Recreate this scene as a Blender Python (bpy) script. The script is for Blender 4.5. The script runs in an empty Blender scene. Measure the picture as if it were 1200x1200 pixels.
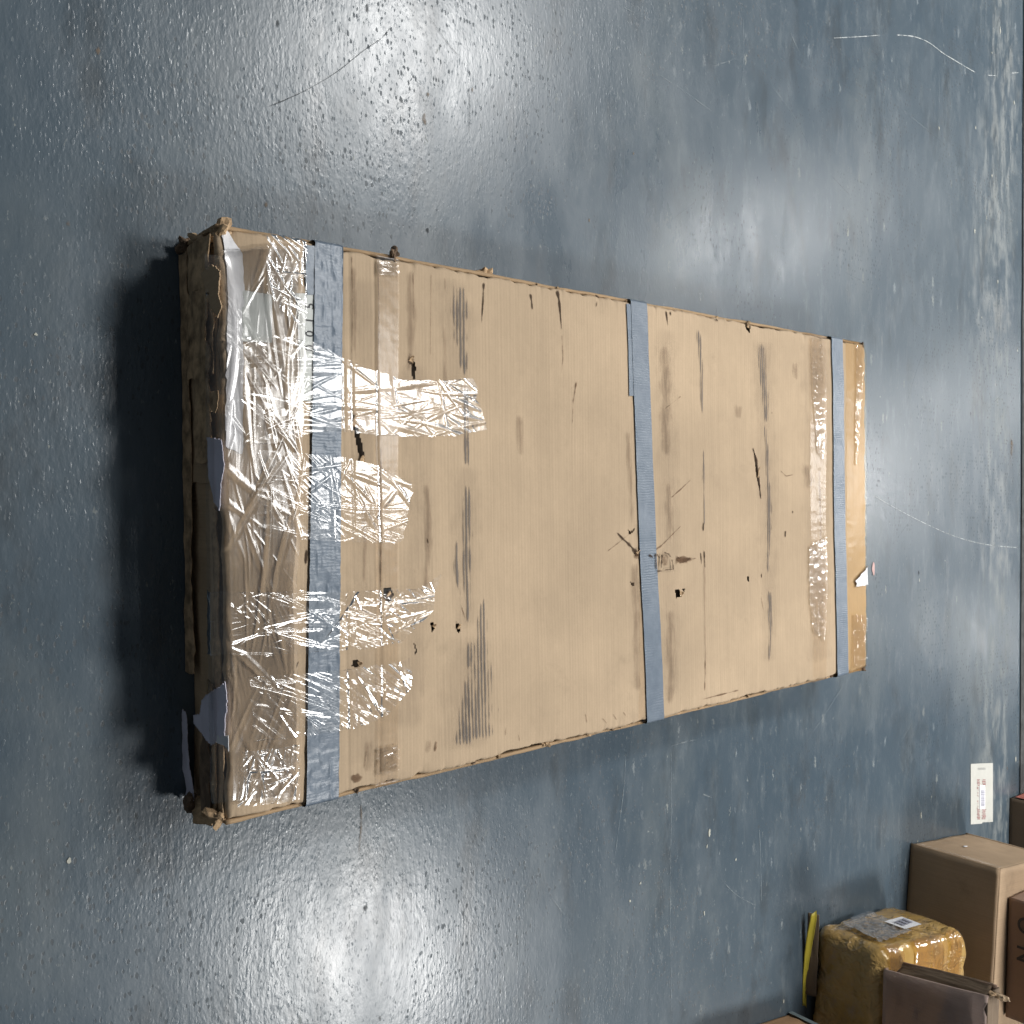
import bpy, bmesh, math, random
import numpy as np
from mathutils import Vector, Matrix

random.seed(7)
RNG = np.random.default_rng(7)
scene = bpy.context.scene
COL = scene.collection

# ------------------------------------------------------------------ camera
PITCH, ROLL, CAM_H, FOCAL = 0.8792, 0.0051, 1.2412, 1080.43      # focal length in pixels of a 1200 px frame
_F = np.array([0, math.cos(PITCH), -math.sin(PITCH)])
_U0 = np.array([0, math.sin(PITCH), math.cos(PITCH)])
_R0 = np.array([1.0, 0, 0])
_R = math.cos(ROLL) * _R0 + math.sin(ROLL) * _U0
_U = -math.sin(ROLL) * _R0 + math.cos(ROLL) * _U0
cam_data = bpy.data.cameras.new('camera')
cam = bpy.data.objects.new('camera', cam_data)
COL.objects.link(cam)
cam_data.sensor_width = 36.0
cam_data.lens = 36.0 * FOCAL / 1200.0
cam_data.clip_start = 0.02
cam_data.clip_end = 200.0
# the phone was held sideways: the picture's right-hand side is up in the room
m3 = Matrix((_U, -_R, -_F)).transposed()
cam.matrix_world = Matrix.Translation((0, 0, CAM_H)) @ m3.to_4x4()
scene.camera = cam

# ------------------------------------------------------------------ world and lamps
world = bpy.data.worlds.new('World')
scene.world = world
world.use_nodes = True
bg = world.node_tree.nodes['Background']
bg.inputs[0].default_value = (0.80, 0.90, 1.0, 1)
bg.inputs[1].default_value = 0.090


def ceiling_lamp(x, y, z, sx, sy, watts, col=(1.0, 0.985, 0.96)):
    d = bpy.data.lights.new('ceiling_lamp', 'AREA')
    d.shape = 'RECTANGLE'
    d.size, d.size_y = sx, sy
    d.energy = watts
    d.color = col
    o = bpy.data.objects.new('ceiling_lamp', d)
    o.location = (x, y, z)
    COL.objects.link(o)
    return o


LAMP_W = 138
ceiling_lamp(-3.0, 3.35, 4.0, 0.7, 1.1, LAMP_W * 1.30)
ceiling_lamp(2.85, 3.05, 4.0, 0.7, 1.1, LAMP_W * 1.22)
ceiling_lamp(-0.60, 3.05, 4.0, 0.8, 0.9, LAMP_W * 0.72)
ceiling_lamp(-2.45, 7.0, 4.0, 0.45, 0.6, LAMP_W * 0.62)
ceiling_lamp(-0.30, 7.8, 4.0, 0.7, 1.1, LAMP_W * 1.15)
ceiling_lamp(-1.5, 12.0, 4.0, 0.6, 0.9, LAMP_W * 0.45)
ceiling_lamp(1.5, 12.0, 4.0, 0.6, 0.9, LAMP_W * 0.45)

scene.view_settings.view_transform = 'Standard'
scene.view_settings.look = 'None'
scene.view_settings.exposure = 0.0
scene.view_settings.gamma = 1.0
scene.view_settings.use_curve_mapping = False
scene.render.engine = 'CYCLES'
scene.cycles.max_bounces = 5
scene.cycles.diffuse_bounces = 2
scene.cycles.glossy_bounces = 2
scene.cycles.transparent_max_bounces = 16
scene.cycles.sample_clamp_indirect = 4.0
scene.cycles.use_denoising = True
scene.cycles.blur_glossy = 0.2
scene.cycles.use_adaptive_sampling = True
scene.cycles.adaptive_threshold = 0.035


# ------------------------------------------------------------------ measuring helpers
def plane_point(px, py, z=0.0):
    """Measured spot of the photograph on the level plane at height z."""
    d = _F + _U * (px - 600) / FOCAL + _R * (py - 600) / FOCAL
    t = (z - CAM_H) / d[2]
    return d[0] * t, d[1] * t, z


# ------------------------------------------------------------------ noise (numpy)
_PERM = RNG.integers(0, 2 ** 31, size=4096)


def _hash(ix, iy, seed):
    return (_PERM[(ix * 73 + iy * 1571 + seed * 977) & 4095] % 65536) / 65535.0


def vnoise(x, y, seed=0):
    x = np.asarray(x, float); y = np.asarray(y, float)
    ix = np.floor(x).astype(np.int64); iy = np.floor(y).astype(np.int64)
    fx = x - ix; fy = y - iy
    fx = fx * fx * fx * (fx * (fx * 6 - 15) + 10); fy = fy * fy * fy * (fy * (fy * 6 - 15) + 10)
    a = _hash(ix, iy, seed); b = _hash(ix + 1, iy, seed)
    c = _hash(ix, iy + 1, seed); d = _hash(ix + 1, iy + 1, seed)
    return (a + (b - a) * fx) * (1 - fy) + (c + (d - c) * fx) * fy


def fbm(x, y, seed=0, octaves=4):
    s = 0; a = 0.5; t = 0
    for k in range(octaves):
        s = s + a * vnoise(x, y, seed + k * 13); t += a
        x = x * 2.03 + 17.1; y = y * 2.03 + 5.7; a *= 0.5
    return s / t


def ridged(x, y, seed=0, octaves=3, power=2.0):
    s = 0; a = 0.5; t = 0
    for k in range(octaves):
        n = 1 - np.abs(2 * vnoise(x, y, seed + k * 13) - 1)
        s = s + a * n ** power; t += a
        x = x * 2.1 + 3.1; y = y * 2.1 + 9.7; a *= 0.5
    return s / t


# ------------------------------------------------------------------ object helpers
def tag(o, label=None, cat=None, group=None, kind=None):
    if label: o['label'] = label
    if cat: o['category'] = cat
    if group: o['group'] = group
    if kind: o['kind'] = kind
    return o


def empty(name, loc=(0, 0, 0), rz=0.0, label=None, cat=None, group=None):
    o = bpy.data.objects.new(name, None)
    o.empty_display_size = 0.05
    o.location = loc
    o.rotation_euler = (0, 0, rz)
    COL.objects.link(o)
    return tag(o, label, cat, group)


def mesh_obj(name, verts, faces, mat, parent=None, smooth=True, fade=None):
    me = bpy.data.meshes.new(name)
    if isinstance(verts, np.ndarray):
        verts = verts.astype(np.float32)
        faces = np.asarray(faces, np.int32)
        nf, k = faces.shape
        me.vertices.add(len(verts)); me.vertices.foreach_set('co', verts.ravel())
        me.loops.add(nf * k); me.loops.foreach_set('vertex_index', faces.ravel())
        me.polygons.add(nf)
        me.polygons.foreach_set('loop_start', np.arange(0, nf * k, k, dtype=np.int32))
        me.polygons.foreach_set('loop_total', np.full(nf, k, dtype=np.int32))
        me.update(calc_edges=True)
    else:
        me.from_pydata(verts, [], faces)
    if fade is not None:
        at = me.attributes.new('fade', 'FLOAT', 'POINT')
        at.data.foreach_set('value', np.asarray(fade, np.float32).ravel())
    me.materials.append(mat)
    me.validate()
    me.polygons.foreach_set('use_smooth', np.full(len(me.polygons), smooth))
    o = bpy.data.objects.new(name, me)
    COL.objects.link(o)
    if parent: o.parent = parent
    return o


def grid_faces(nx, ny):
    i, j = np.meshgrid(np.arange(nx - 1), np.arange(ny - 1), indexing='ij')
    a = i * ny + j
    return np.stack([a, a + ny, a + ny + 1, a + 1], -1).reshape(-1, 4)


def grid_obj(name, X, Y, Z, mat, parent=None, keep=None, fade=None, smooth=True, thick=0.0):
    nx, ny = X.shape
    v = np.stack([X, Y, Z], -1).reshape(-1, 3)
    f = grid_faces(nx, ny)
    if keep is not None:
        c = v[f].mean(1)
        f = f[keep(c)]
    o = mesh_obj(name, v, f, mat, parent, smooth, fade)
    if thick:
        md = o.modifiers.new('thickness', 'SOLIDIFY'); md.thickness = thick; md.offset = -1
    return o


def bm_obj(name, bm, mat, parent=None, smooth=False):
    me = bpy.data.meshes.new(name)
    bm.normal_update()
    bm.to_mesh(me); bm.free()
    me.materials.append(mat)
    me.polygons.foreach_set('use_smooth', np.full(len(me.polygons), smooth))
    o = bpy.data.objects.new(name, me)
    COL.objects.link(o)
    if parent: o.parent = parent
    return o


def in_poly(px, py, poly):
    inside = np.zeros(px.shape, bool)
    n = len(poly)
    for i in range(n):
        x0, y0 = poly[i]; x1, y1 = poly[(i + 1) % n]
        c = ((y0 > py) != (y1 > py)) & (px < (x1 - x0) * (py - y0) / ((y1 - y0) if y1 != y0 else 1e-12) + x0)
        inside ^= c
    return inside


def resample(pts, n):
    p = np.asarray(pts, float)
    d = np.concatenate([[0], np.cumsum(np.linalg.norm(np.diff(p, axis=0), axis=1))])
    s = np.linspace(0, d[-1], n)
    return np.stack([np.interp(s, d, p[:, k]) for k in range(p.shape[1])], -1)


# ------------------------------------------------------------------ material helpers
class NT:
    def __init__(self, name, dim='3D'):
        self.dim = dim
        self.mat = bpy.data.materials.new(name)
        self.mat.use_nodes = True
        self.t = self.mat.node_tree
        self.t.nodes.clear()
        self.out = self.t.nodes.new('ShaderNodeOutputMaterial')
        self._co = None

    def n(self, kind, inputs=None, **props):
        nd = self.t.nodes.new('ShaderNode' + kind)
        for k, v in props.items():
            setattr(nd, k, v)
        for k, v in (inputs or {}).items():
            self.set(nd.inputs[k], v)
        return nd

    def set(self, sock, v):
        if isinstance(v, bpy.types.NodeSocket):
            self.t.links.new(v, sock)
        elif isinstance(v, bpy.types.Node):
            self.t.links.new(v.outputs[0], sock)
        else:
            if isinstance(v, (tuple, list)) and len(v) == 3 and sock.type == 'RGBA':
                v = (*v, 1)
            sock.default_value = v

    def co(self):
        if self._co is None:
            self._co = self.n('TexCoord').outputs['Object']
        return self._co

    def map(self, scale=(1, 1, 1), rot=(0, 0, 0), loc=(0, 0, 0)):
        return self.n('Mapping', {'Vector': self.co(), 'Scale': scale, 'Rotation': rot, 'Location': loc}).outputs[0]

    def noise(self, scale, vec=None, detail=4, rough=0.55, dist=0.0):
        return self.n('TexNoise', {'Vector': vec or self.co(), 'Scale': scale, 'Detail': detail, 'Roughness': rough, 'Distortion': dist}, noise_dimensions=self.dim).outputs['Fac']

    def voronoi(self, scale, vec=None, feature='F1', out='Distance', rnd=1.0):
        return self.n('TexVoronoi', {'Vector': vec or self.co(), 'Scale': scale, 'Randomness': rnd}, feature=feature).outputs[out]

    def math(self, op, a, b=0.0, c=0.0, clamp=False):
        nd = self.n('Math', operation=op, use_clamp=clamp)
        self.set(nd.inputs[0], a); self.set(nd.inputs[1], b); self.set(nd.inputs[2], c)
        return nd.outputs[0]

    def ramp(self, fac, lo, hi, a=0.0, b=1.0, smooth=True):
        nd = self.n('MapRange', interpolation_type='SMOOTHSTEP' if smooth else 'LINEAR', clamp=True)
        for s, v in zip(range(5), (fac, lo, hi, a, b)):
            self.set(nd.inputs[s], v)
        return nd.outputs[0]

    def mix(self, fac, a, b, blend='MIX'):
        nd = self.n('Mix', data_type='RGBA', blend_type=blend)
        self.set(nd.inputs[0], fac); self.set(nd.inputs[6], a); self.set(nd.inputs[7], b)
        return nd.outputs[2]

    def bump(self, h, strength=1.0, dist=0.001, normal=None):
        nd = self.n('Bump', {'Height': h, 'Strength': strength, 'Distance': dist})
        if normal is not None: self.set(nd.inputs['Normal'], normal)
        return nd.outputs[0]

    def principled(self, **kw):
        nd = self.n('BsdfPrincipled')
        for k, v in kw.items():
            self.set(nd.inputs[k.replace('_', ' ')], v)
        return nd.outputs[0]

    def done(self, shader):
        self.t.links.new(shader, self.out.inputs[0])
        return self.mat


def sep(nt, vec):
    return nt.n('SeparateXYZ', {0: vec}).outputs


def mat_floor():
    m = NT('painted_concrete', '2D')
    x, y, z = sep(m, m.co())
    big = m.noise(1.3, detail=3)
    mid = m.noise(7.0, m.map((0.6, 1.6, 1)), detail=5, rough=0.65)
    streak = m.noise(16.0, m.map((0.55, 1.9, 1)), detail=7, rough=0.74)
    far = m.ramp(y, 0.7, 2.0)
    col = m.mix(m.ramp(big, 0.3, 0.7), (0.058, 0.084, 0.108), (0.076, 0.102, 0.124))
    col = m.mix(m.ramp(mid, 0.45, 0.75, 0, 0.55), col, (0.094, 0.120, 0.142))
    col = m.mix(m.math('MULTIPLY', m.ramp(streak, 0.50, 0.76, 0, 0.5), m.ramp(far, 0, 1, 0.3, 1.0)), col, (0.150, 0.176, 0.192))
    grime = m.noise(5.0, m.map((0.8, 2.0, 1), loc=(3, 1, 0)), detail=6, rough=0.7)
    worn = m.noise(1.9, m.map((0.8, 1.5, 1), loc=(11, 6, 0)), detail=6, rough=0.68)
    col = m.mix(m.ramp(worn, 0.50, 0.72, 0, 0.5), col, (0.128, 0.150, 0.160))
    col = m.mix(m.ramp(grime, 0.5, 0.78, 0, 0.6), col, (0.040, 0.048, 0.054))
    # worn grey lane in front of the slab joint
    wobble = m.math('ADD', y, m.math('MULTIPLY', m.math('SUBTRACT', big, 0.5), 0.3))
    lane = m.math('MULTIPLY', m.ramp(wobble, 2.76, 2.98), m.ramp(wobble, 3.12, 3.02))
    lane = m.math('MULTIPLY', lane, m.ramp(streak, 0.42, 0.66))
    col = m.mix(m.math('MULTIPLY', lane, 0.38), col, (0.29, 0.30, 0.28))
    # chipped paint flecks, longer sideways
    fl = m.n('TexVoronoi', {'Vector': m.map((20, 52, 1)), 'Scale': 1.0, 'Randomness': 1.0}, voronoi_dimensions='2D')
    pick = m.n('SeparateColor', {0: fl.outputs['Color']}).outputs
    grain = m.noise(240.0, m.map((0.6, 1.5, 1), loc=(1, 2, 0)), detail=2)
    warp = m.math('ADD', fl.outputs['Distance'], m.math('MULTIPLY', m.math('SUBTRACT', grain, 0.5), 0.9))
    size = m.math('MULTIPLY', m.ramp(pick[0], 0.91, 1.0, 0.0, 0.32, smooth=False), m.ramp(far, 0, 1, 0.35, 1.0))
    chip = m.ramp(m.math('SUBTRACT', size, warp), 0.0, 0.07)
    col = m.mix(m.math('MULTIPLY', chip, m.math('ADD', 0.04, m.math('MULTIPLY', m.math('MULTIPLY', pick[1], pick[1]), 0.5))), col, m.mix(pick[2], (0.36, 0.36, 0.30), (0.26, 0.30, 0.32)))
    # pits, coloured darker than the paint around them
    pv = m.n('TexVoronoi', {'Vector': m.map((95, 190, 1)), 'Scale': 1.0}, voronoi_dimensions='2D')
    pp = m.n('SeparateColor', {0: pv.outputs['Color']}).outputs
    pwarp = m.math('ADD', pv.outputs['Distance'], m.math('MULTIPLY', m.math('SUBTRACT', grain, 0.5), 0.55))
    many = m.ramp(m.noise(3.1, m.map((1, 1, 1), loc=(8, 4, 0)), detail=2), 0.36, 0.62, 0.05, 1.0)
    pits = m.ramp(m.math('SUBTRACT', m.math('MULTIPLY', m.ramp(pp[0], 0.70, 1.0, 0.0, 0.55, smooth=False), many), pwarp), 0.0, 0.22)
    lumps = m.ramp(m.math('SUBTRACT', m.ramp(pp[1], 0.45, 1.0, 0.0, 0.6, smooth=False), pwarp), 0.0, 0.35)
    col = m.mix(m.math('MULTIPLY', pits, 0.45), col, (0.030, 0.031, 0.031))
    near = m.math('MULTIPLY', m.ramp(y, 0.5, 1.7, 1.0, 0.42), m.ramp(m.noise(2.6, m.map((1, 1, 1), loc=(6, 3, 0)), detail=3), 0.30, 0.66, 0.45, 1.15))
    h = m.math('ADD', m.noise(115.0, m.map((0.62, 1.35, 1)), detail=2, rough=0.55), m.math('MULTIPLY', m.noise(34.0, m.map((0.7, 1.4, 1), loc=(4, 0, 0)), detail=1), 0.55))
    h = m.math('MULTIPLY', m.math('ADD', h, m.math('MULTIPLY', lumps, 0.4)), near)
    h = m.math('SUBTRACT', h, m.math('MULTIPLY', pits, 0.35))
    bmp = m.bump(h, 1.0, 0.00031)
    rough = m.math('ADD', m.math('ADD', m.ramp(mid, 0.3, 0.75, 0.255, 0.335), m.math('MULTIPLY', far, 0.02)), m.math('MULTIPLY', m.math('ADD', m.math('ADD', chip, pits), lane), 0.22))
    return m.done(m.principled(Base_Color=col, Roughness=rough, Normal=bmp, IOR=1.48))


def mat_plain(name, col, rough=0.7, var=0.25, scale=30.0, bump=0.0, bscale=120.0, spec=None, stretch=(1, 1, 1), metallic=0.0):
    m = NT(name)
    nz = m.noise(scale, m.map(stretch), detail=5, rough=0.6)
    lo = tuple(c * (1 - var) for c in col); hi = tuple(min(1, c * (1 + var)) for c in col)
    c = m.mix(m.ramp(nz, 0.25, 0.75), lo, hi)
    kw = dict(Base_Color=c, Roughness=rough, Metallic=metallic)
    if spec is not None: kw['Specular_IOR_Level'] = spec
    if bump:
        kw['Normal'] = m.bump(m.noise(bscale, m.map(stretch), detail=4), 1.0, bump)
    return m.done(m.principled(**kw))


def mat_card(name, col, flute=True, axis=1, var=1.0, dirt=0.35, bump=1.0):
    """Brown corrugated board; flute lines run across `axis`."""
    m = NT(name)
    st = [1.5, 1.5, 1.5]; st[axis] = 160.0
    fib = m.noise(2.0, m.map(tuple(st)), detail=5, rough=0.7)
    st2 = [6, 6, 6]; st2[axis] = 420.0
    fib2 = m.noise(1.0, m.map(tuple(st2)), detail=3, rough=0.7)
    speck = m.noise(420.0, detail=2)
    blot = m.noise(3.2, detail=6, rough=0.6)
    c = m.mix(m.ramp(blot, 0.3, 0.72), tuple(k * (1 - 0.17 * var) for k in col), tuple(k * (1 + 0.07 * var) for k in col))
    c = m.mix(m.ramp(fib, 0.32, 0.68, 0.22 * var, 0.0), c, tuple(k * 0.62 for k in col))
    c = m.mix(m.ramp(fib2, 0.52, 0.78, 0.0, 0.20 * var), c, tuple(k * 0.5 for k in col))
    c = m.mix(m.ramp(speck, 0.35, 0.7, 0.0, 0.10), c, tuple(k * 0.5 for k in col))
    d = m.noise(9.0, m.map((1, 1, 1), loc=(4, 7, 2)), detail=8, rough=0.72)
    c = m.mix(m.ramp(d, 0.56, 0.80, 0.0, dirt), c, tuple(k * 0.42 for k in col))
    h = m.math('MULTIPLY', m.noise(260.0, detail=2), 0.12)
    h = m.math('ADD', h, m.math('MULTIPLY', fib, 0.25))
    if flute:
        xyz = sep(m, m.co())
        w = m.math('SINE', m.math('MULTIPLY', xyz[axis], 2 * math.pi / 0.0062))
        h = m.math('ADD', h, m.math('MULTIPLY', w, 0.055))
    return m.done(m.principled(Base_Color=c, Roughness=0.82, Normal=m.bump(h, 1.0, 0.0006 * bump), Specular_IOR_Level=0.3))


def mat_duct():
    m = NT('duct_tape_silver')
    x, y, z = sep(m, m.co())
    warpv = m.n('VectorMath', {0: m.map((1, 1, 1)), 1: m.n('VectorMath', {0: m.n('TexNoise', {'Vector': m.co(), 'Scale': 45.0}).outputs['Color'], 1: (0.006, 0.006, 0.006)}, operation='MULTIPLY').outputs[0]}, operation='ADD').outputs[0]
    wx, wy, wz = sep(m, warpv)
    ribs = m.math('SINE', m.math('MULTIPLY', wx, 2 * math.pi / 0.0046))
    patch = m.ramp(m.noise(14.0, detail=3), 0.35, 0.65)
    fine = m.noise(1.0, m.map((900, 160, 900)), detail=2)
    h = m.math('ADD', m.math('MULTIPLY', m.math('MULTIPLY', ribs, patch), 0.18), m.math('MULTIPLY', fine, 0.22))
    h = m.math('ADD', h, m.math('MULTIPLY', m.noise(70.0, detail=2, rough=0.5), 0.35))
    c = m.mix(m.ramp(m.noise(30.0, detail=6, rough=0.7), 0.3, 0.75), (0.118, 0.152, 0.196), (0.165, 0.202, 0.248))
    c = m.mix(m.ramp(m.noise(70.0, m.map((1, 1, 1), loc=(3, 3, 3)), detail=5, rough=0.7), 0.64, 0.82, 0, 0.35), c, (0.07, 0.08, 0.10))
    return m.done(m.principled(Base_Color=c, Roughness=0.36, Normal=m.bump(h, 1.0, 0.0007), IOR=1.5))


def mat_film(name, tint=(1.0, 0.997, 0.99), milky=0.015, gloss=0.10, refl=1.3):
    """Clear packing film: sees through, mirrors the lamps on its creases."""
    m = NT(name)
    fr = m.n('Fresnel', {'IOR': 1.5}).outputs[0]
    fac = m.math('MULTIPLY', fr, refl, clamp=True)
    tr = m.n('BsdfTransparent', {0: tint}).outputs[0]
    df = m.n('BsdfDiffuse', {0: (0.85, 0.85, 0.85)}).outputs[0]
    base = m.n('MixShader', {0: milky, 1: tr, 2: df}).outputs[0]
    gl = m.n('BsdfGlossy', {'Color': (1, 1, 1), 'Roughness': gloss}).outputs[0]
    return m.done(m.n('MixShader', {0: fac, 1: base, 2: gl}).outputs[0])


def mat_decal(name, col, along='v', thr=0.5, soft=0.22, ribs=0.0, opacity=0.8, scale=1.0, rough=0.85):
    """A mark rubbed onto a surface; the mesh attribute 'fade' closes it off at the rim."""
    m = NT(name)
    at = m.n('Attribute', attribute_name='fade').outputs['Fac']
    st = {'v': (22 * scale, 150 * scale, 1), 'u': (150 * scale, 9 * scale, 1), 'i': (60 * scale, 60 * scale, 60)}[along]
    nz = m.noise(1.0, m.map(st), detail=6, rough=0.65)
    nz2 = m.noise(22.0, m.map((1, 1, 1), loc=(2, 8, 0)), detail=4)
    v = m.math('ADD', m.math('MULTIPLY', nz, 0.65), m.math('MULTIPLY', nz2, 0.35))
    if ribs:
        xyz = sep(m, m.co())
        w = m.math('SINE', m.math('MULTIPLY', xyz[1], 2 * math.pi / 0.0062))
        v = m.math('ADD', v, m.math('MULTIPLY', w, 0.12 * ribs))
    e = m.math('MULTIPLY', m.math('SUBTRACT', 1.0, at), 0.55)
    a = m.ramp(m.math('SUBTRACT', v, e), thr - soft / 2, thr + soft / 2)
    a = m.math('MULTIPLY', a, m.ramp(at, 0.0, 0.12))
    a = m.math('MULTIPLY', a, opacity)
    p = m.principled(Base_Color=col, Roughness=rough, Specular_IOR_Level=0.2)
    tr = m.n('BsdfTransparent').outputs[0]
    return m.done(m.n('MixShader', {0: a, 1: tr, 2: p}).outputs[0])


M = {}
M['floor'] = mat_floor()
M['joint'] = mat_plain('joint_filler', (0.055, 0.058, 0.058), 0.9, 0.4)
M['slab'] = mat_plain('bare_concrete', (0.085, 0.092, 0.098), 0.8, 0.4, 12.0, 0.0008, 90)
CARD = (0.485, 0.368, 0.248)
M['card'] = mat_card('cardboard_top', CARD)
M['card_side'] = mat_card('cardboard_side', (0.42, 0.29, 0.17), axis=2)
M['card_old'] = mat_card('cardboard_worn', (0.60, 0.43, 0.27), axis=0, var=1.6, dirt=0.8, bump=2.5)
M['card_torn'] = mat_plain('torn_board', (0.42, 0.29, 0.17), 0.9, 0.55, 55, 0.0012, 160)
M['card_dark'] = mat_plain('torn_board_dark', (0.16, 0.108, 0.07), 0.9, 0.5, 60, 0.0012, 160)  # torn board in a darker brown
M['duct'] = mat_duct()
M['film'] = mat_film('clear_film', gloss=0.15, refl=1.0, milky=0.008)
M['film_smooth'] = mat_film('clear_film_smooth', milky=0.02, gloss=0.20, refl=1.25)
M['film_crisp'] = mat_film('clear_film_crinkled', gloss=0.16, refl=0.85, milky=0.012)
M['film_amber'] = mat_film('amber_tape_film', tint=(0.97, 0.91, 0.79), milky=0.0, gloss=0.28, refl=0.28)
M['film_tan'] = mat_film('tan_tape_film', tint=(1.0, 0.99, 0.975), milky=0.0, gloss=0.25, refl=0.38)
M['paper'] = mat_plain('white_paper', (0.72, 0.72, 0.74), 0.75, 0.06, 25, 0.0006, 45)
M['paper_shade_tint'] = mat_plain('torn_paper', (0.66, 0.64, 0.74), 0.8, 0.08, 25, 0.0006, 70)  # white paper, the lavender of its shade put into the colour
M['label_grey'] = mat_plain('label_paper', (0.52, 0.54, 0.52), 0.6, 0.06, 30)
M['ink'] = mat_plain('printed_ink', (0.03, 0.03, 0.035), 0.6, 0.2)
M['scuff'] = mat_decal('grey_scuff', (0.175, 0.155, 0.14), thr=0.44, soft=0.26, ribs=1.0, opacity=0.72)
M['scuff_rib'] = mat_decal('ribbed_scuff', (0.165, 0.15, 0.14), thr=0.45, soft=0.28, ribs=1.4, opacity=0.66)
M['scuff_soft'] = mat_decal('faint_scuff', (0.24, 0.17, 0.115), thr=0.44, soft=0.45, opacity=0.42)
M['smudge'] = mat_decal('soft_smudge', (0.20, 0.16, 0.125), thr=0.42, soft=0.6, opacity=0.15)
M['tear'] = mat_decal('tear_crease_line', (0.05, 0.03, 0.018), along='i', thr=0.32, soft=0.25, opacity=0.85)
M['tear_soft'] = mat_decal('bruised_board', (0.16, 0.095, 0.055), along='i', thr=0.42, soft=0.35, opacity=0.75)
M['scratch'] = mat_decal('paint_scratch', (0.50, 0.53, 0.53), along='i', thr=0.40, soft=0.25, opacity=0.8)
M['scratch_faint'] = mat_decal('faint_paint_scratch', (0.34, 0.38, 0.39), along='i', thr=0.46, soft=0.3, opacity=0.6)
M['scratch_dark'] = mat_decal('dark_paint_scratch', (0.045, 0.05, 0.055), along='i', thr=0.42, soft=0.3, opacity=0.7)
M['rust'] = mat_decal('rust_stain', (0.20, 0.155, 0.115), along='i', thr=0.40, soft=0.3, opacity=0.75)
M['chip'] = mat_decal('paint_chip', (0.48, 0.48, 0.42), along='i', thr=0.42, soft=0.12, opacity=0.9)
M['pink'] = mat_plain('pink_paint', (0.50, 0.33, 0.31), 0.6, 0.2)

# ------------------------------------------------------------------ floor
JOINT_Y = 3.18


def sheet(name, x0, x1, y0, y1, z, mat, parent=None):
    return mesh_obj(name, [(x0, y0, z), (x1, y0, z), (x1, y1, z), (x0, y1, z)], [(0, 1, 2, 3)], mat, parent, smooth=False)


floor = sheet('floor', -9, 9, -4, JOINT_Y, 0.0, M['floor'])
tag(floor, 'glossy blue grey painted concrete floor with scratches and chips', kind='structure')
nj = 160
jx = np.linspace(-9, 9, nj)
jw = 0.006 + 0.012 * fbm(jx * 9, jx * 0, 61, 3)
X = np.stack([jx, jx], 0); Y = np.stack([np.full(nj, JOINT_Y - 0.02) - jw * 0.6, np.full(nj, JOINT_Y + 0.02)], 0)
far_slab = sheet('floor', -9, 9, JOINT_Y + 0.016, 16, 0.0, M['slab'])
tag(far_slab, 'bare grey concrete floor beyond the slab joint', kind='structure')
joint = grid_obj('slab_joint', X, Y, np.full(X.shape, 0.0035), M['joint'], floor)


def strip_decal(name, pts, widths, mat, parent, z=0.0012, seg=0.01, space=None, rag=0.15, zf=None):
    """A flat mark along a measured line; pts are in metres in the parent's plane."""
    p = np.asarray(pts, float)
    L = np.linalg.norm(np.diff(p, axis=0), axis=1).sum()
    n = max(4, int(L / seg) + 1)
    w = np.interp(np.linspace(0, 1, n), np.linspace(0, 1, len(widths)), widths)
    q = resample(p, n)
    t = np.gradient(q, axis=0); t /= np.linalg.norm(t, axis=1)[:, None] + 1e-9
    nrm = np.stack([-t[:, 1], t[:, 0]], -1)
    s = np.linspace(0, 1, n)
    rg = 1 + rag * (2 * vnoise(s * n * 0.35, s * 0 + len(p), 5) - 1)
    rows = []
    fd = []
    for k, f in ((-1, 0), (-0.5, 0.75), (0, 1), (0.5, 0.75), (1, 0)):
        rows.append(q + nrm * (w * rg)[:, None] * 0.5 * k)
        ef = np.minimum(1, np.minimum(s, 1 - s) * n / 2.5)
        fd.append(f * np.clip(ef, 0, 1))
    A = np.stack(rows, 0)
    Z = np.full(A.shape[:2], z) if zf is None else zf(A[..., 0], A[..., 1]) + z
    return grid_obj(name, A[..., 0], A[..., 1], Z, mat, parent, fade=np.stack(fd, 0))


def floor_mark(name, pix, wmm, mat, **kw):
    pts = [plane_point(*q)[:2] for q in pix]
    w = [k * 0.001 for k in (wmm if isinstance(wmm, (list, tuple)) else [wmm])]
    return strip_decal(name, pts, w if len(w) > 1 else w * 2, mat, floor, **kw)


def smooth_line(pts, n=40):
    p = np.asarray(pts, float)
    k = len(p)
    out = []
    for i in range(k - 1):
        p0 = p[max(i - 1, 0)]; p1 = p[i]; p2 = p[i + 1]; p3 = p[min(i + 2, k - 1)]
        for t in np.linspace(0, 1, max(3, n // (k - 1)), endpoint=False):
            out.append(0.5 * ((2 * p1) + (-p0 + p2) * t + (2 * p0 - 5 * p1 + 4 * p2 - p3) * t * t + (-p0 + 3 * p1 - 3 * p2 + p3) * t ** 3))
    out.append(p[-1])
    return [tuple(q) for q in out]


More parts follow.
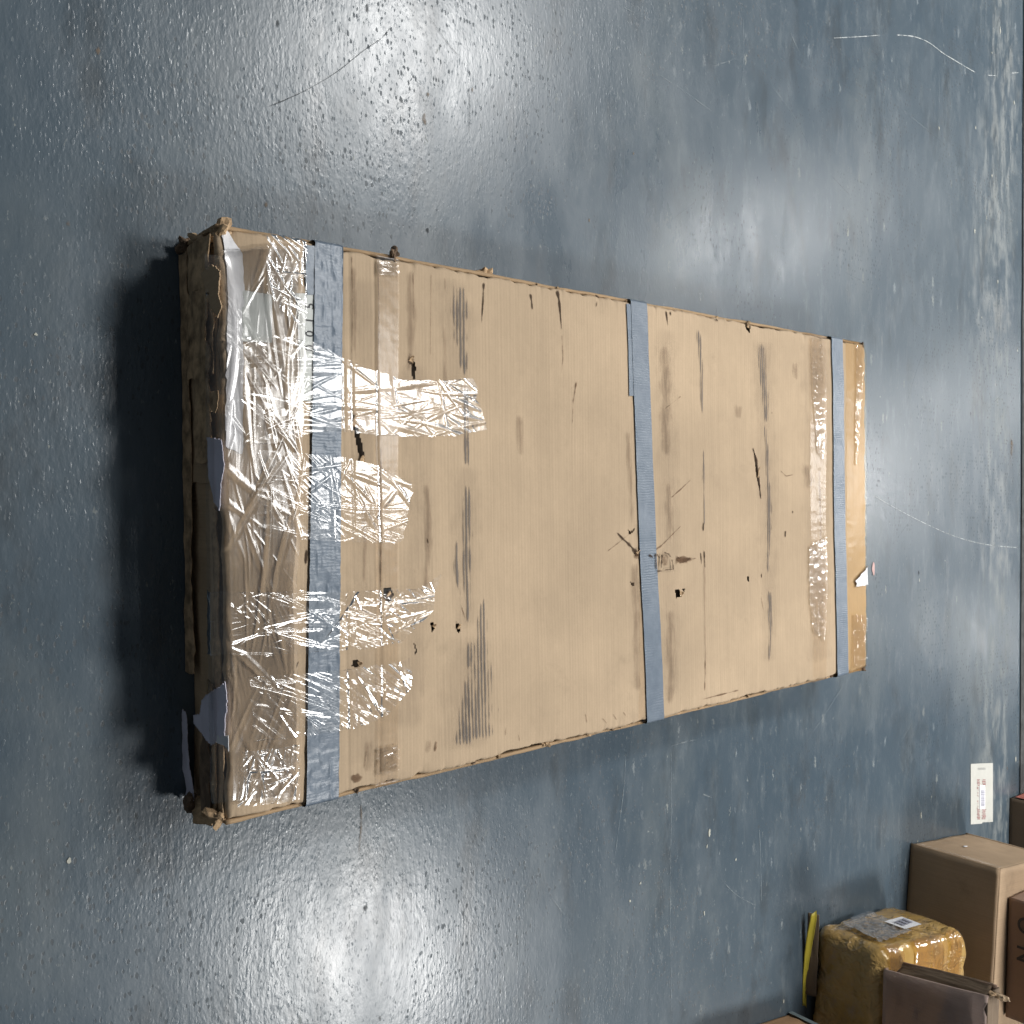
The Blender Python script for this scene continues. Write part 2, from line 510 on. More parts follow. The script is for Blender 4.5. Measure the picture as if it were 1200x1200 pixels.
for pix, w, mt in [
    ([(972, 45), (1010, 43), (1034, 41)], 4.5, 'scratch'),
    ([(1047, 41), (1070, 43), (1088, 50), (1104, 62), (1117, 70), (1132, 79), (1146, 87)], 6.0, 'scratch'),
    ([(1153, 88), (1170, 89)], 6.0, 'scratch'), ([(1182, 86), (1196, 85)], 6.0, 'scratch'),
    ([(1019, 578), (1050, 596), (1085, 614), (1120, 629), (1155, 638), (1196, 642)], 4.0, 'scratch'),
    ([(786, 868), (786, 960), (785, 1060), (787, 1200)], 3.0, 'scratch_faint'),
    ([(733, 872), (731, 920), (724, 975), (719, 1012)], 3.0, 'scratch_faint'),
    ([(889, 962), (891, 1010), (892, 1066)], 3.5, 'scratch_faint'),
    ([(838, 1022), (862, 1048), (890, 1063)], 3.0, 'scratch_faint'),
    ([(640, 1044), (652, 1060), (665, 1078)], 4.0, 'scratch_faint'),
    ([(777, 877), (800, 870), (823, 865)], 6.0, 'scratch_faint'),
    ([(817, 928), (840, 937)], 7.0, 'scratch_faint'),
    ([(896, 90), (925, 130), (950, 175)], 3.0, 'scratch_faint'),
    ([(968, 200), (1001, 235)], 3.0, 'scratch_faint'),
    ([(1060, 480), (1075, 430), (1090, 395)], 3.0, 'scratch_faint'),
    ([(830, 80), (870, 66)], 4.0, 'scratch_faint'),
    ([(1120, 835), (1133, 850)], 4.0, 'scratch_faint'),
    ([(605, 1075), (607, 1120), (604, 1160)], 2.5, 'scratch_faint'),
    ([(870, 5), (871, 60), (869, 110)], 2.5, 'scratch_faint'),
    ([(465, 18), (450, 42), (425, 60), (395, 84), (360, 105), (325, 121), (302, 129)], 3.2, 'scratch_dark'),
    ([(495, 8), (520, 45), (548, 78)], 2.0, 'scratch_dark'),
    ([(548, 78), (550, 120), (549, 170)], 2.0, 'scratch_dark'),
    ([(422, 930), (423, 965), (419, 1012)], 6.0, 'rust'),
]:
    floor_mark('scratch' if mt != 'rust' else 'rust_stain', smooth_line(pix) if len(pix) > 2 else pix, w, M[mt])


rs = random.Random(21)
for k in range(34):      # traffic scratches, mostly sideways, clustered on the far half
    cx_, cy_ = rs.uniform(-1.5, 1.1), rs.uniform(1.2, 3.05)
    if -0.42 < cx_ < 0.46 and cy_ < 2.05: continue
    a_ = rs.choice((0.0, 0.05, -0.1, 0.9, 2.2, 1.5)) + rs.gauss(0, 0.15)
    L_ = rs.uniform(0.05, 0.32); bend = rs.uniform(-0.12, 0.12)
    pts_ = [(cx_ + math.cos(a_) * L_ * t - math.sin(a_) * bend * L_ * (t * t - 0.25), cy_ + math.sin(a_) * L_ * t + math.cos(a_) * bend * L_ * (t * t - 0.25)) for t in np.linspace(-0.5, 0.5, 9)]
    strip_decal('scratch', pts_, [0.001, rs.uniform(0.0018, 0.004), 0.001], M['scratch_faint'], floor, rag=0.5)


def blot(name, pix, rx, ry, mat, parent, z=0.0012, ang=0.0, plane=0.0, zf=None, seed=0, xy=None):
    cx, cy = xy if xy is not None else plane_point(*pix, plane)[:2]
    n = 20
    th = np.linspace(0, 2 * math.pi, n, endpoint=False)
    k = 1 + 0.35 * (2 * vnoise(np.cos(th) * 1.6 + 7 + seed, np.sin(th) * 1.6 + 3 + seed * 2.3, 3) - 1)
    v = [(cx, cy)]; fd = [1.0]
    for r, f in ((0.55, 0.9), (1.0, 0.0)):
        for a, kk in zip(th, k):
            dx = rx * r * kk * math.cos(a); dy = ry * r * kk * math.sin(a)
            v.append((cx + dx * math.cos(ang) - dy * math.sin(ang), cy + dx * math.sin(ang) + dy * math.cos(ang))); fd.append(f)
    V = np.array(v)
    Z = np.full(len(V), z) if zf is None else zf(V[:, 0], V[:, 1]) + z
    faces = []
    for i in range(n):
        j = (i + 1) % n
        faces.append((0, 1 + i, 1 + j)); faces.append((1 + i, 1 + n + i, 1 + n + j)); faces.append((1 + i, 1 + n + j, 1 + j))
    return mesh_obj(name, np.column_stack([V, Z]), np.array(faces), mat, parent, True, fd)


for i, (px, py, rx, ry, mt) in enumerate([
    (497, 140, 14, 6, 'rust'), (501, 111, 6, 4, 'rust'), (312, 240, 7, 4, 'rust'), (553, 105, 6, 3, 'rust'), (501, 270, 6, 4, 'scratch_dark'),
    (516, 54, 4, 3, 'scratch_dark'), (512, 246, 3, 2, 'scratch_dark'), (325, 28, 9, 4, 'scratch_dark'), (430, 10, 10, 4, 'scratch_dark'),
    (428, 1064, 6, 5, 'scratch_dark'), (445, 1193, 8, 4, 'scratch_dark'), (80, 262, 5, 4, 'rust'), (81, 1008, 6, 4, 'chip'), (115, 60, 8, 4, 'rust'),
    (1162, 62, 5, 6, 'chip'), (1172, 35, 18, 6, 'chip'), (1100, 150, 9, 5, 'chip'), (1143, 150, 9, 5, 'chip'), (1162, 206, 8, 6, 'chip'),
    (1188, 120, 10, 5, 'chip'), (1142, 270, 14, 5, 'chip'), (1156, 255, 12, 5, 'chip'), (1169, 330, 10, 5, 'chip'), (1150, 372, 6, 4, 'chip'),
    (1137, 485, 10, 4, 'rust'), (1185, 525, 40, 14, 'rust'), (1192, 410, 12, 6, 'chip'), (1076, 672, 12, 6, 'scratch_dark'), (1077, 680, 9, 4, 'chip'),
    (831, 975, 14, 6, 'chip'), (828, 992, 8, 4, 'chip'), (825, 1070, 9, 4, 'chip'), (750, 1035, 5, 4, 'chip'), (738, 1056, 5, 4, 'chip'),
    (946, 1017, 8, 3, 'chip'), (862, 1007, 4, 3, 'chip'), (862, 883, 16, 4, 'scratch_faint'), (1091, 935, 12, 5, 'chip'), (1079, 955, 14, 5, 'chip'),
    (1110, 942, 7, 4, 'chip'), (1075, 985, 7, 4, 'chip'), (1031, 465, 4, 2, 'chip'), (1107, 657, 4, 3, 'chip'), (1143, 600, 6, 3, 'chip'),
    (918, 1173, 8, 4, 'chip'), (742, 180, 5, 3, 'rust'), (690, 258, 5, 3, 'rust'), (888, 65, 4, 3, 'rust'), (42, 392, 3, 3, 'chip'),
    (1195, 985, 5, 4, 'chip'), (1190, 890, 14, 6, 'chip'), (1180, 900, 10, 6, 'rust')]):
    blot('paint_chip' if mt == 'chip' else 'stain', (px, py), rx * 0.001, ry * 0.001, M[mt], floor, seed=i)
sp = plane_point(1022, 668)
pk = blot('pink_paint_spot', (1023, 667), 0.017, 0.006, M['pink'], floor, z=0.0016)

# ------------------------------------------------------------------ the big flat carton
BX, BY, BYAW, BL, BT = 0.0188, 0.4573, 0.0232, 1.5308, 0.1239
BW = 0.75
box = empty('cardboard_box', (BX, BY, 0), BYAW,
            'large flat battered cardboard box bound with grey duct tape and clear film', 'box')
_c, _s = math.cos(BYAW), math.sin(BYAW)


def on_top(px, py, z=BT):
    """Measured spot on the lid, in the box's own axes (across, along)."""
    x, y, _ = plane_point(px, py, z)
    dx, dy = x - BX, y - BY
    return dx * _c + dy * _s, -dx * _s + dy * _c


CREASES = [on_top(px, 600)[1] for px in (404, 413, 443)]


def lid_shape(v, u):
    """Smooth height of the lid above its nominal plane."""
    z = 0.008 * (fbm(v * 3.1 + 5, u * 2.3 + 1, 21, 3) - 0.5)
    z = z + 0.0012 * (fbm(v * 14, u * 14, 23, 2) - 0.5)
    for i, cu in enumerate(CREASES):
        z = z - 0.0009 * np.exp(-((u - cu - 0.002 * (vnoise(v * 6, v * 0, 31 + i) - 0.5)) / 0.0022) ** 2) * np.clip(vnoise(v * 4 + 2, v * 0 + i, 33) * 1.6, 0, 1)
    for dv, du, a, rv, ru in ((-0.12, 0.52, 0.0022, 0.10, 0.03), (0.16, 0.70, 0.0025, 0.13, 0.05), (-0.22, 0.95, 0.002, 0.06, 0.06), (0.05, 1.15, 0.0022, 0.2, 0.03), (0.25, 0.36, 0.002, 0.07, 0.05)):
        z = z - a * np.exp(-((v - dv) / rv) ** 2 - ((u - du) / ru) ** 2)
    # crushed near corners
    for cv, cu, a, r in ((-BW / 2, 0.0, 0.010, 0.035), (BW / 2, 0.0, 0.004, 0.03), (BW / 2, BL, 0.004, 0.03), (-BW / 2, BL, 0.004, 0.02)):
        z = z - a * np.exp(-((v - cv) ** 2 + (u - cu) ** 2) / r ** 2)
    return z


def rim_drop(v, u, r=0.007):
    d = np.minimum(np.minimum(v + BW / 2, BW / 2 - v), np.minimum(u, BL - u))
    d = np.clip(d, 0, r)
    return r - np.sqrt(np.maximum(r * r - (r - d) ** 2, 0))


def lid_z(v, u):
    return BT + lid_shape(v, u) - rim_drop(v, u)


def hole(pix):
    return [on_top(*q) for q in pix]


HOLES = [hole(h) for h in [
    [(478, 423), (486, 421), (489, 430), (487, 446), (484, 440), (483, 428)],
    [(412, 486), (416, 486), (421, 502), (426, 522), (429, 545), (428, 558), (424, 546), (419, 522), (415, 502)],
    [(414, 775), (420, 773), (424, 777), (419, 783), (413, 781)],
    [(450, 690), (458, 688), (462, 697), (457, 707), (450, 700)],
    [(505, 730), (509, 729), (511, 737), (507, 741)],
    [(535, 731), (539, 730), (541, 738), (538, 743), (536, 737)],
    [(485, 752), (488, 757), (490, 764), (486, 770), (488, 762)],
    [(883, 527), (886, 536), (890, 558), (892, 584), (888, 566), (885, 545)],
    [(792, 691), (797, 690), (800, 699), (793, 701)],
    [(800, 690), (804, 690), (803, 694)],
    [(740, 682), (745, 683), (744, 687), (741, 686)],
    [(744, 645), (748, 646), (749, 652), (745, 652)],
    [(876, 676), (879, 676), (879, 681), (877, 681)],
    [(872, 376), (880, 377), (879, 391), (875, 386)],
    [(737, 621), (741, 623), (745, 618), (744, 623), (739, 627)],
]]

nu, nv = 720, 360
u = np.linspace(0, BL, nu)
v = np.linspace(-BW / 2, BW / 2, nv)
V, U = np.meshgrid(v, u, indexing='ij')
Z = lid_z(V, U)
# ragged, crushed rims
dl = V + BW / 2; dr = BW / 2 - V; dn = U; df = BL - U
spik = lambda t, s: ridged(t * 26, t * 0 + s, 41 + s, 3, 3.0)
V2 = V + np.exp(-dl / 0.006) * (0.0075 * (spik(U, 1) - 0.12) + 0.008 * np.clip(fbm(U * 9, U * 0, 47, 3) - 0.42, 0, 1)) - np.exp(-dr / 0.006) * (0.010 * (spik(U, 2) - 0.12) + 0.008 * np.clip(fbm(U * 8, U * 0, 48, 3) - 0.42, 0, 1))
U2 = U + np.exp(-dn / 0.010) * 0.008 * (fbm(V * 30, V * 0, 44, 4) - 0.5) - np.exp(-df / 0.006) * 0.003 * (spik(V, 3) - 0.4)
for dd, tt, sd in ((dl, U, 5), (dr, U, 6), (dn, V, 7), (df, V, 8)):
    Z -= np.exp(-dd / 0.009) * 0.008 * np.clip(ridged(tt * 19, tt * 0 + sd, 51 + sd, 3, 4.0) - 0.25, 0, 1)
Z += 0.0005 * (fbm(V * 60, U * 60, 71, 2) - 0.5)
for hp in HOLES:      # board pressed in around each puncture
    cv, cu = np.mean(hp, axis=0)
    Z -= 0.0012 * np.exp(-((V - cv) ** 2 + (U - cu) ** 2) / 0.014 ** 2)
gx = V2; gy = U2


def keep_lid(c):
    k = np.ones(len(c), bool)
    for hp in HOLES:
        k &= ~in_poly(c[:, 0], c[:, 1], hp)
    return k


lid = grid_obj('top_panel', gx, gy, Z, M['card'], box, keep=keep_lid)


def wall_panel(name, p0, p1, z0, z1, mat, thick=0.005, amp=0.002, seed=0, nseg=240):
    """Upright board from p0 to p1 with a slightly wavy face."""
    a = np.array(p0); b = np.array(p1)
    t = np.linspace(0, 1, nseg); zz = np.linspace(0, 1, 16)
    T, ZZ = np.meshgrid(t, zz, indexing='ij')
    d = (b - a) / np.linalg.norm(b - a); nrm = np.array([d[1], -d[0]])
    off = amp * (fbm(T * 30, ZZ * 4, 81 + seed, 3) - 0.5) * 2
    X = a[0] + (b[0] - a[0]) * T + nrm[0] * off
    Y = a[1] + (b[1] - a[1]) * T + nrm[1] * off
    Zp = z0 + (z1 - z0) * ZZ
    return grid_obj(name, X, Y, Zp, mat, box, thick=thick)


zt = BT - 0.0075
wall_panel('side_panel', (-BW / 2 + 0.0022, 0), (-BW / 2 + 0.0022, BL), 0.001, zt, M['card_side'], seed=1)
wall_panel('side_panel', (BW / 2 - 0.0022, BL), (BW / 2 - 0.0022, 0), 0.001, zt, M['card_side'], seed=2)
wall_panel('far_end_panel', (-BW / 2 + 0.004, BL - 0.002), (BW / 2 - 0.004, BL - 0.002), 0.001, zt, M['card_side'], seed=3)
wall_panel('near_end_panel', (-BW / 2 + 0.004, 0.016), (BW / 2 - 0.004, 0.016), 0.001, zt, M['card_old'], seed=4)
bm = bmesh.new()
bmesh.ops.create_grid(bm, x_segments=2, y_segments=2, size=0.5)
for w in bm.verts:
    w.co.x *= BW - 0.012; w.co.y = (w.co.y + 0.5) * (BL - 0.02) + 0.01; w.co.z = 0.0022
bm_obj('bottom_panel', bm, M['card_dark'], box)


# ---- near end: outer flaps, peeled liners and the torn corrugation between them
def end_sheet(name, v0, v1, z0, z1, y0, mat, seed, amp=0.004, rag=0.006, thick=0.0035, lean=0.0, ragb=0.001, nn=200):
    t = np.linspace(0, 1, nn); zz = np.linspace(0, 1, 18)
    T, ZZ = np.meshgrid(t, zz, indexing='ij')
    vv = v0 + (v1 - v0) * T
    top = z1 + rag * (2 * fbm(vv * 38, vv * 0, 91 + seed, 4) - 1) * 1.3
    bot = z0 + ragb * (2 * fbm(vv * 50, vv * 0, 97 + seed, 3) - 1)
    Zp = bot + (top - bot) * ZZ
    off = amp * (2 * fbm(vv * 16, Zp * 30, 101 + seed, 4) - 1)
    Y = y0 + off + lean * (Zp - z0)
    vr = vv + 0.003 * (2 * fbm(Zp * 90, vv * 0 + seed, 103, 3) - 1) * np.exp(-np.minimum(T, 1 - T) * (v1 - v0) / 0.01)
    return grid_obj(name, vr, Y, Zp, mat, box, thick=thick)


h2 = BW / 2
end_sheet('end_flap', -h2 + 0.004, h2 - 0.006, 0.001, 0.084, 0.004, M['card_old'], 1, amp=0.003, rag=0.006)
end_sheet('end_flap', -h2 + 0.006, -0.055, 0.004, 0.112, -0.002, M['card_old'], 2, amp=0.004, rag=0.004, lean=0.03)
end_sheet('peeled_liner', -h2 + 0.01, -0.19, 0.035, 0.114, -0.007, M['card_torn'], 3, amp=0.005, rag=0.005, thick=0.0015, ragb=0.008)
end_sheet('peeled_liner', -0.30, -0.08, 0.055, 0.112, -0.010, M['card_torn'], 4, amp=0.005, rag=0.009, thick=0.0015, ragb=0.010)
end_sheet('peeled_liner', -0.36, 0.20, 0.002, 0.030, -0.006, M['card_torn'], 5, amp=0.003, rag=0.006, thick=0.0012)
end_sheet('torn_layer', -0.02, 0.36, 0.082, 0.101, 0.001, M['card_torn'], 6, amp=0.004, rag=0.004, thick=0.002)
end_sheet('torn_layer', 0.05, 0.365, 0.086, 0.108, 0.008, M['card_dark'], 7, amp=0.003, rag=0.003, thick=0.002)
end_sheet('torn_layer', 0.20, 0.368, 0.070, 0.099, -0.006, M['card_torn'], 8, amp=0.005, rag=0.006, thick=0.0016, ragb=0.006)
end_sheet('torn_layer', 0.225, 0.366, 0.086, 0.112, -0.001, M['card_old'], 9, amp=0.004, rag=0.004, thick=0.0016, ragb=0.004)
end_sheet('torn_layer', 0.26, 0.370, 0.060, 0.092, -0.010, M['card_dark'], 10, amp=0.004, rag=0.007, thick=0.0014, ragb=0.006)


def end_scrap(name, poly, mat, y=-0.011, seed=0, thick=0.0008, amp=0.003):
    """Torn scrap stuck on the near end; poly in (across, height) metres."""
    P = np.array(poly)
    n = 60
    lo = P.min(0) - 0.002; hi = P.max(0) + 0.002
    vv, zz = np.meshgrid(np.linspace(lo[0], hi[0], n), np.linspace(lo[1], hi[1], n), indexing='ij')
    jx = 0.0016 * (2 * fbm(vv * 220, zz * 220, seed + 3, 3) - 1)
    off = amp * (2 * fbm(vv * 28, zz * 28, 111 + seed, 3) - 1)
    return grid_obj(name, vv, y + off, zz, mat, box, keep=lambda c: in_poly(c[:, 0] + 0.002 * (2 * fbm(c[:, 0] * 160, c[:, 2] * 160, seed, 3) - 1), c[:, 2] + 0.002 * (2 * fbm(c[:, 0] * 160 + 9, c[:, 2] * 160, seed + 1, 3) - 1), P), thick=thick)


def end_pt(px, py, y=0.0):
    """Measured spot on the upright near end, in (across, height)."""
    d = _F + _U * (px - 600) / FOCAL + _R * (py - 600) / FOCAL
    # box axes
    dx, dy, dz = d[0] * _c + d[1] * _s, -d[0] * _s + d[1] * _c, d[2]
    ox, oy = -BX * _c - BY * _s, BX * _s - BY * _c
    t = (y - oy) / dy
    return ox + dx * t, CAM_H + dz * t


def ep(pix, y=-0.011):
    return [end_pt(*q, y) for q in pix]


end_scrap('paper_scrap', ep([(243, 513), (258, 514), (262, 545), (258, 580), (257, 598), (250, 588), (245, 560)]), M['paper_shade_tint'], seed=1)
end_scrap('paper_scrap', ep([(254, 808), (266, 799), (266, 865), (262, 868), (249, 872), (228, 848), (228, 838), (234, 837), (236, 820)]), M['paper_shade_tint'], y=-0.013, seed=2)
end_scrap('paper_scrap', ep([(253, 862), (267, 862), (267, 880), (261, 873), (253, 870)], -0.016), M['paper'], y=-0.016, seed=3)
end_scrap('paper_scrap', ep([(215, 832), (219, 834), (222, 900), (226, 938), (218, 942), (214, 900)], -0.012), M['paper_shade_tint'], y=-0.012, seed=4)
end_scrap('peeled_liner', ep([(249, 460), (260, 458), (259, 475), (256, 484), (250, 482)]), M['card_torn'], y=-0.014, seed=5)
end_scrap('peeled_liner', ep([(250, 310), (260, 318), (258, 345), (262, 360), (258, 372), (244, 350), (238, 320)]), M['card_old'], y=-0.014, seed=6, thick=0.0015)


def crumple(name, xyz, r, mat, seed, squash=(1, 1, 1), spikes=0.8, parent=box, sub=3):
    """A wad of torn, folded board."""
    bm = bmesh.new()
    bmesh.ops.create_icosphere(bm, subdivisions=sub, radius=1.0)
    rr = random.Random(seed)
    dirs = [Vector((rr.uniform(-1, 1), rr.uniform(-1, 1), rr.uniform(-1, 1))).normalized() for _ in range(9)]
    amps = [rr.uniform(0.2, 1.0) for _ in dirs]
    for w in bm.verts:
        n = w.co.normalized()
        k = 0.5 + spikes * sum(a * max(0, n.dot(d)) ** 14 for a, d in zip(amps, dirs)) + rr.uniform(-0.09, 0.09)
        w.co = Vector((n.x * squash[0], n.y * squash[1], n.z * squash[2])) * r * k
    bmesh.ops.translate(bm, vec=Vector(xyz), verts=bm.verts)
    return bm_obj(name, bm, mat, parent)


cv, cu = on_top(461, 300, 0.12)
crumple('torn_tuft', (cv - 0.003, cu, 0.119), 0.012, M['card_dark'], 3, (1.0, 0.7, 1.0))
cv, cu = on_top(566, 315, 0.10)
crumple('torn_tuft', (-BW / 2 - 0.005, cu, 0.098), 0.017, M['card_torn'], 5, (1, 0.9, 1))
crumple('torn_tuft', (BW / 2 - 0.004, -0.002, 0.102), 0.020, M['card_torn'], 8, (0.8, 0.9, 0.9))
crumple('torn_tuft', (BW / 2 - 0.002, 0.000, 0.052), 0.028, M['card_torn'], 9, (0.8, 0.7, 1.4))
crumple('torn_tuft', (BW / 2 - 0.010, -0.010, 0.022), 0.018, M['card_dark'], 10, (0.9, 0.8, 1.0))
crumple('torn_tuft', (-BW / 2 + 0.008, 0.006, 0.108), 0.020, M['card_torn'], 11, (0.9, 0.8, 0.9))
crumple('torn_tuft', (-BW / 2 + 0.004, 0.004, 0.055), 0.018, M['card_old'], 12, (0.7, 0.8, 2.0))
crumple('torn_tuft', (-BW / 2 + 0.004, -0.002, 0.012), 0.014, M['card_dark'], 13, (1, 1, 0.9))
crumple('torn_tuft', (-BW / 2 + 0.003, BL - 0.006, 0.117), 0.009, M['card_dark'], 14)
crumple('torn_tuft', (BW / 2 - 0.003, BL - 0.006, 0.113), 0.010, M['card_dark'], 15)
for i, (px, py) in enumerate([(418, 912), (638, 865), (642, 868), (975, 790), (690, 852), (585, 882), (555, 890), (970, 793), (820, 822), (718, 848), (728, 845), (877, 805)]):
    cv, cu = on_top(px, py, 0.119)
    crumple('torn_tuft', (BW / 2 - 0.002, cu, 0.1165), random.uniform(0.005, 0.009), M['card_torn'] if i % 3 else M['card_dark'], 30 + i, sub=2)
for i, (px, py) in enumerate([(700, 348), (655, 338), (630, 332), (800, 366), (840, 374), (876, 380), (980, 396), (735, 354)]):
    cv, cu = on_top(px, py, 0.119)
    crumple('torn_tuft', (-BW / 2 + 0.002, cu, 0.1165), random.uniform(0.004, 0.007), M['card_torn'] if i % 3 else M['card_dark'], 60 + i, sub=2)

# torn lips curling up beside the punctures
for i, (px, py, a, ln, wd) in enumerate([(482, 424, 1.2, 0.012, 0.009), (416, 500, 1.5, 0.022, 0.012), (424, 545, 1.6, 0.018, 0.010), (420, 779, 0.4, 0.010, 0.008),
                                         (456, 698, 2.0, 0.010, 0.009), (797, 696, 0.2, 0.014, 0.011), (876, 384, 1.4, 0.013, 0.009), (888, 560, 1.5, 0.030, 0.004),
                                         (538, 737, 1.6, 0.010, 0.006), (508, 735, 0.9, 0.008, 0.006), (747, 649, 1.0, 0.010, 0.007)]):
    cv, cu = on_top(px, py)
    n = 10
    s, w = np.meshgrid(np.linspace(0, 1, n), np.linspace(-0.5, 0.5, 6), indexing='ij')
    taper = 1 - 0.75 * s
    lx = ln * s * (1 - 0.25 * s); ly = wd * w * taper + 0.0015 * (vnoise(s * 5 + i, w * 4, 7) - 0.5)
    lz = 0.005 * s ** 1.6 + 0.001 * (vnoise(s * 4, w * 4 + i, 8) - 0.5)
    ca, sa = math.cos(a), math.sin(a)
    xx = cv + lx * sa * -1 + ly * ca; yy = cu + lx * ca * 0.6 + ly * sa
    grid_obj('torn_lip', xx, yy, lid_z(xx, yy) + lz + 0.0004, M['card_torn'], box, thick=0.0008)


# ---- marks rubbed and torn into the lid
def lid_mark(name, pix, wpx, mat, z=0.0007, seg=0.006, rag=0.2):
    pts = [on_top(*q) for q in pix]
    # a pixel across the lid's length at this place, in metres
    w = []
    ws = wpx if isinstance(wpx, (list, tuple)) else [wpx, wpx]
    for k, wp in enumerate(ws):
        q = pix[min(int(round(k * (len(pix) - 1) / max(1, len(ws) - 1))), len(pix) - 1)]
        w.append(abs(on_top(q[0] + wp, q[1])[1] - on_top(*q)[1]))
    return strip_decal(name, pts, w, mat, box, z=z, seg=seg, rag=rag, zf=lid_z)


for pix, w, mt in [
    ([(539, 328), (539, 372), (542, 405), (545, 440)], [28, 30, 20, 12], 'scuff'),
    ([(508, 330), (511, 348)], [14, 16], 'scuff'),
    ([(521, 372), (523, 460)], [6, 10], 'scuff_soft'),
    ([(545, 415), (546, 447)], [10, 10], 'scuff'),
    ([(546, 448), (547, 505), (548, 552)], [11, 13, 14], 'scuff'),
    ([(549, 562), (548, 600), (548, 660), (549, 735)], [13, 18, 16, 6], 'scuff'),
    ([(535, 625), (535, 665), (541, 705)], [7, 9, 4], 'scuff'),
    ([(568, 694), (566, 720), (566, 750), (564, 790)], [4, 16, 26, 34], 'scuff_rib'),
    ([(565, 770), (563, 800), (560, 835), (558, 872)], [36, 40, 52, 62], 'scuff_rib'),
    ([(551, 745), (551, 790)], [8, 14], 'scuff'),
    ([(549, 790), (547, 835), (540, 880)], [10, 24, 30], 'scuff'),
    ([(505, 860), (500, 890)], [10, 16], 'scuff_soft'),
    ([(817, 380), (820, 405), (823, 440), (824, 490)], [9, 9, 5, 4], 'scuff'),
    ([(824, 520), (825, 570), (826, 620)], [3, 5, 4], 'scuff'),
    ([(826, 640), (826, 700), (826, 800)], [5, 4, 4], 'scuff_soft'),
    ([(892, 398), (893, 430), (896, 465), (898, 500)], [16, 15, 11, 7], 'scuff'),
    ([(895, 495), (899, 530), (901, 580)], [6, 7, 8], 'scuff'),
    ([(901, 560), (902, 620), (901, 676)], [9, 9, 7], 'scuff'),
    ([(902, 688), (902, 730), (900, 778)], [9, 8, 4], 'scuff'),
    ([(900, 392), (899, 402)], [26, 26], 'scuff_soft'),
    ([(779, 400), (780, 450), (781, 500), (782, 540)], [18, 22, 20, 14], 'scuff_soft'),
    ([(784, 560), (785, 600), (787, 640)], [12, 16, 12], 'scuff_soft'),
    ([(785, 708), (786, 760), (784, 830)], [16, 20, 16], 'scuff_soft'),
    ([(744, 655), (745, 720), (746, 815)], [12, 16, 12], 'scuff_soft'),
    ([(735, 500), (739, 560), (742, 620)], [10, 12, 8], 'scuff_soft'),
    ([(943, 540), (947, 555), (953, 575)], [16, 22, 12], 'scuff_soft'),
    ([(930, 420), (932, 450)], [12, 10], 'scuff_soft'),
    ([(865, 470), (864, 495)], [16, 10], 'scuff_soft'),
    ([(960, 545), (962, 600), (963, 640)], [5, 5, 4], 'scuff_soft'),
    ([(415, 305), (414, 360), (416, 420)], [10, 12, 8], 'scuff_soft'),
    ([(480, 310), (482, 380), (480, 440)], [12, 20, 14], 'scuff_soft'),
    ([(500, 560), (503, 640), (498, 700)], [10, 16, 10], 'scuff_soft'),
    ([(610, 480), (612, 540)], [14, 18], 'scuff_soft'),
    ([(427, 560), (428, 640), (426, 690)], [10, 10, 8], 'scuff_soft'),
    ([(430, 860), (432, 890), (431, 912)], [14, 16, 10], 'scuff_soft'),
    ([(530, 320), (535, 420), (540, 520)], [70, 60, 40], 'smudge'),
    ([(545, 540), (545, 640), (548, 740)], [50, 60, 40], 'smudge'),
    ([(550, 740), (545, 820), (540, 885)], [60, 90, 90], 'smudge'),
    ([(425, 320), (430, 500), (428, 700), (430, 900)], [60, 60, 70, 60], 'smudge'),
    ([(485, 420), (490, 560), (488, 720), (480, 860)], [50, 60, 60, 50], 'smudge'),
    ([(315, 300), (318, 480), (316, 700), (318, 920)], [80, 80, 80, 80], 'smudge'),
    ([(780, 380), (783, 520), (785, 660), (786, 820)], [34, 40, 40, 34], 'smudge'),
    ([(892, 395), (898, 520), (901, 660), (900, 780)], [40, 34, 34, 26], 'smudge'),
    ([(955, 400), (958, 600), (960, 780)], [50, 50, 40], 'smudge'),
]:
    lid_mark('scuff_mark', pix, w, M[mt])

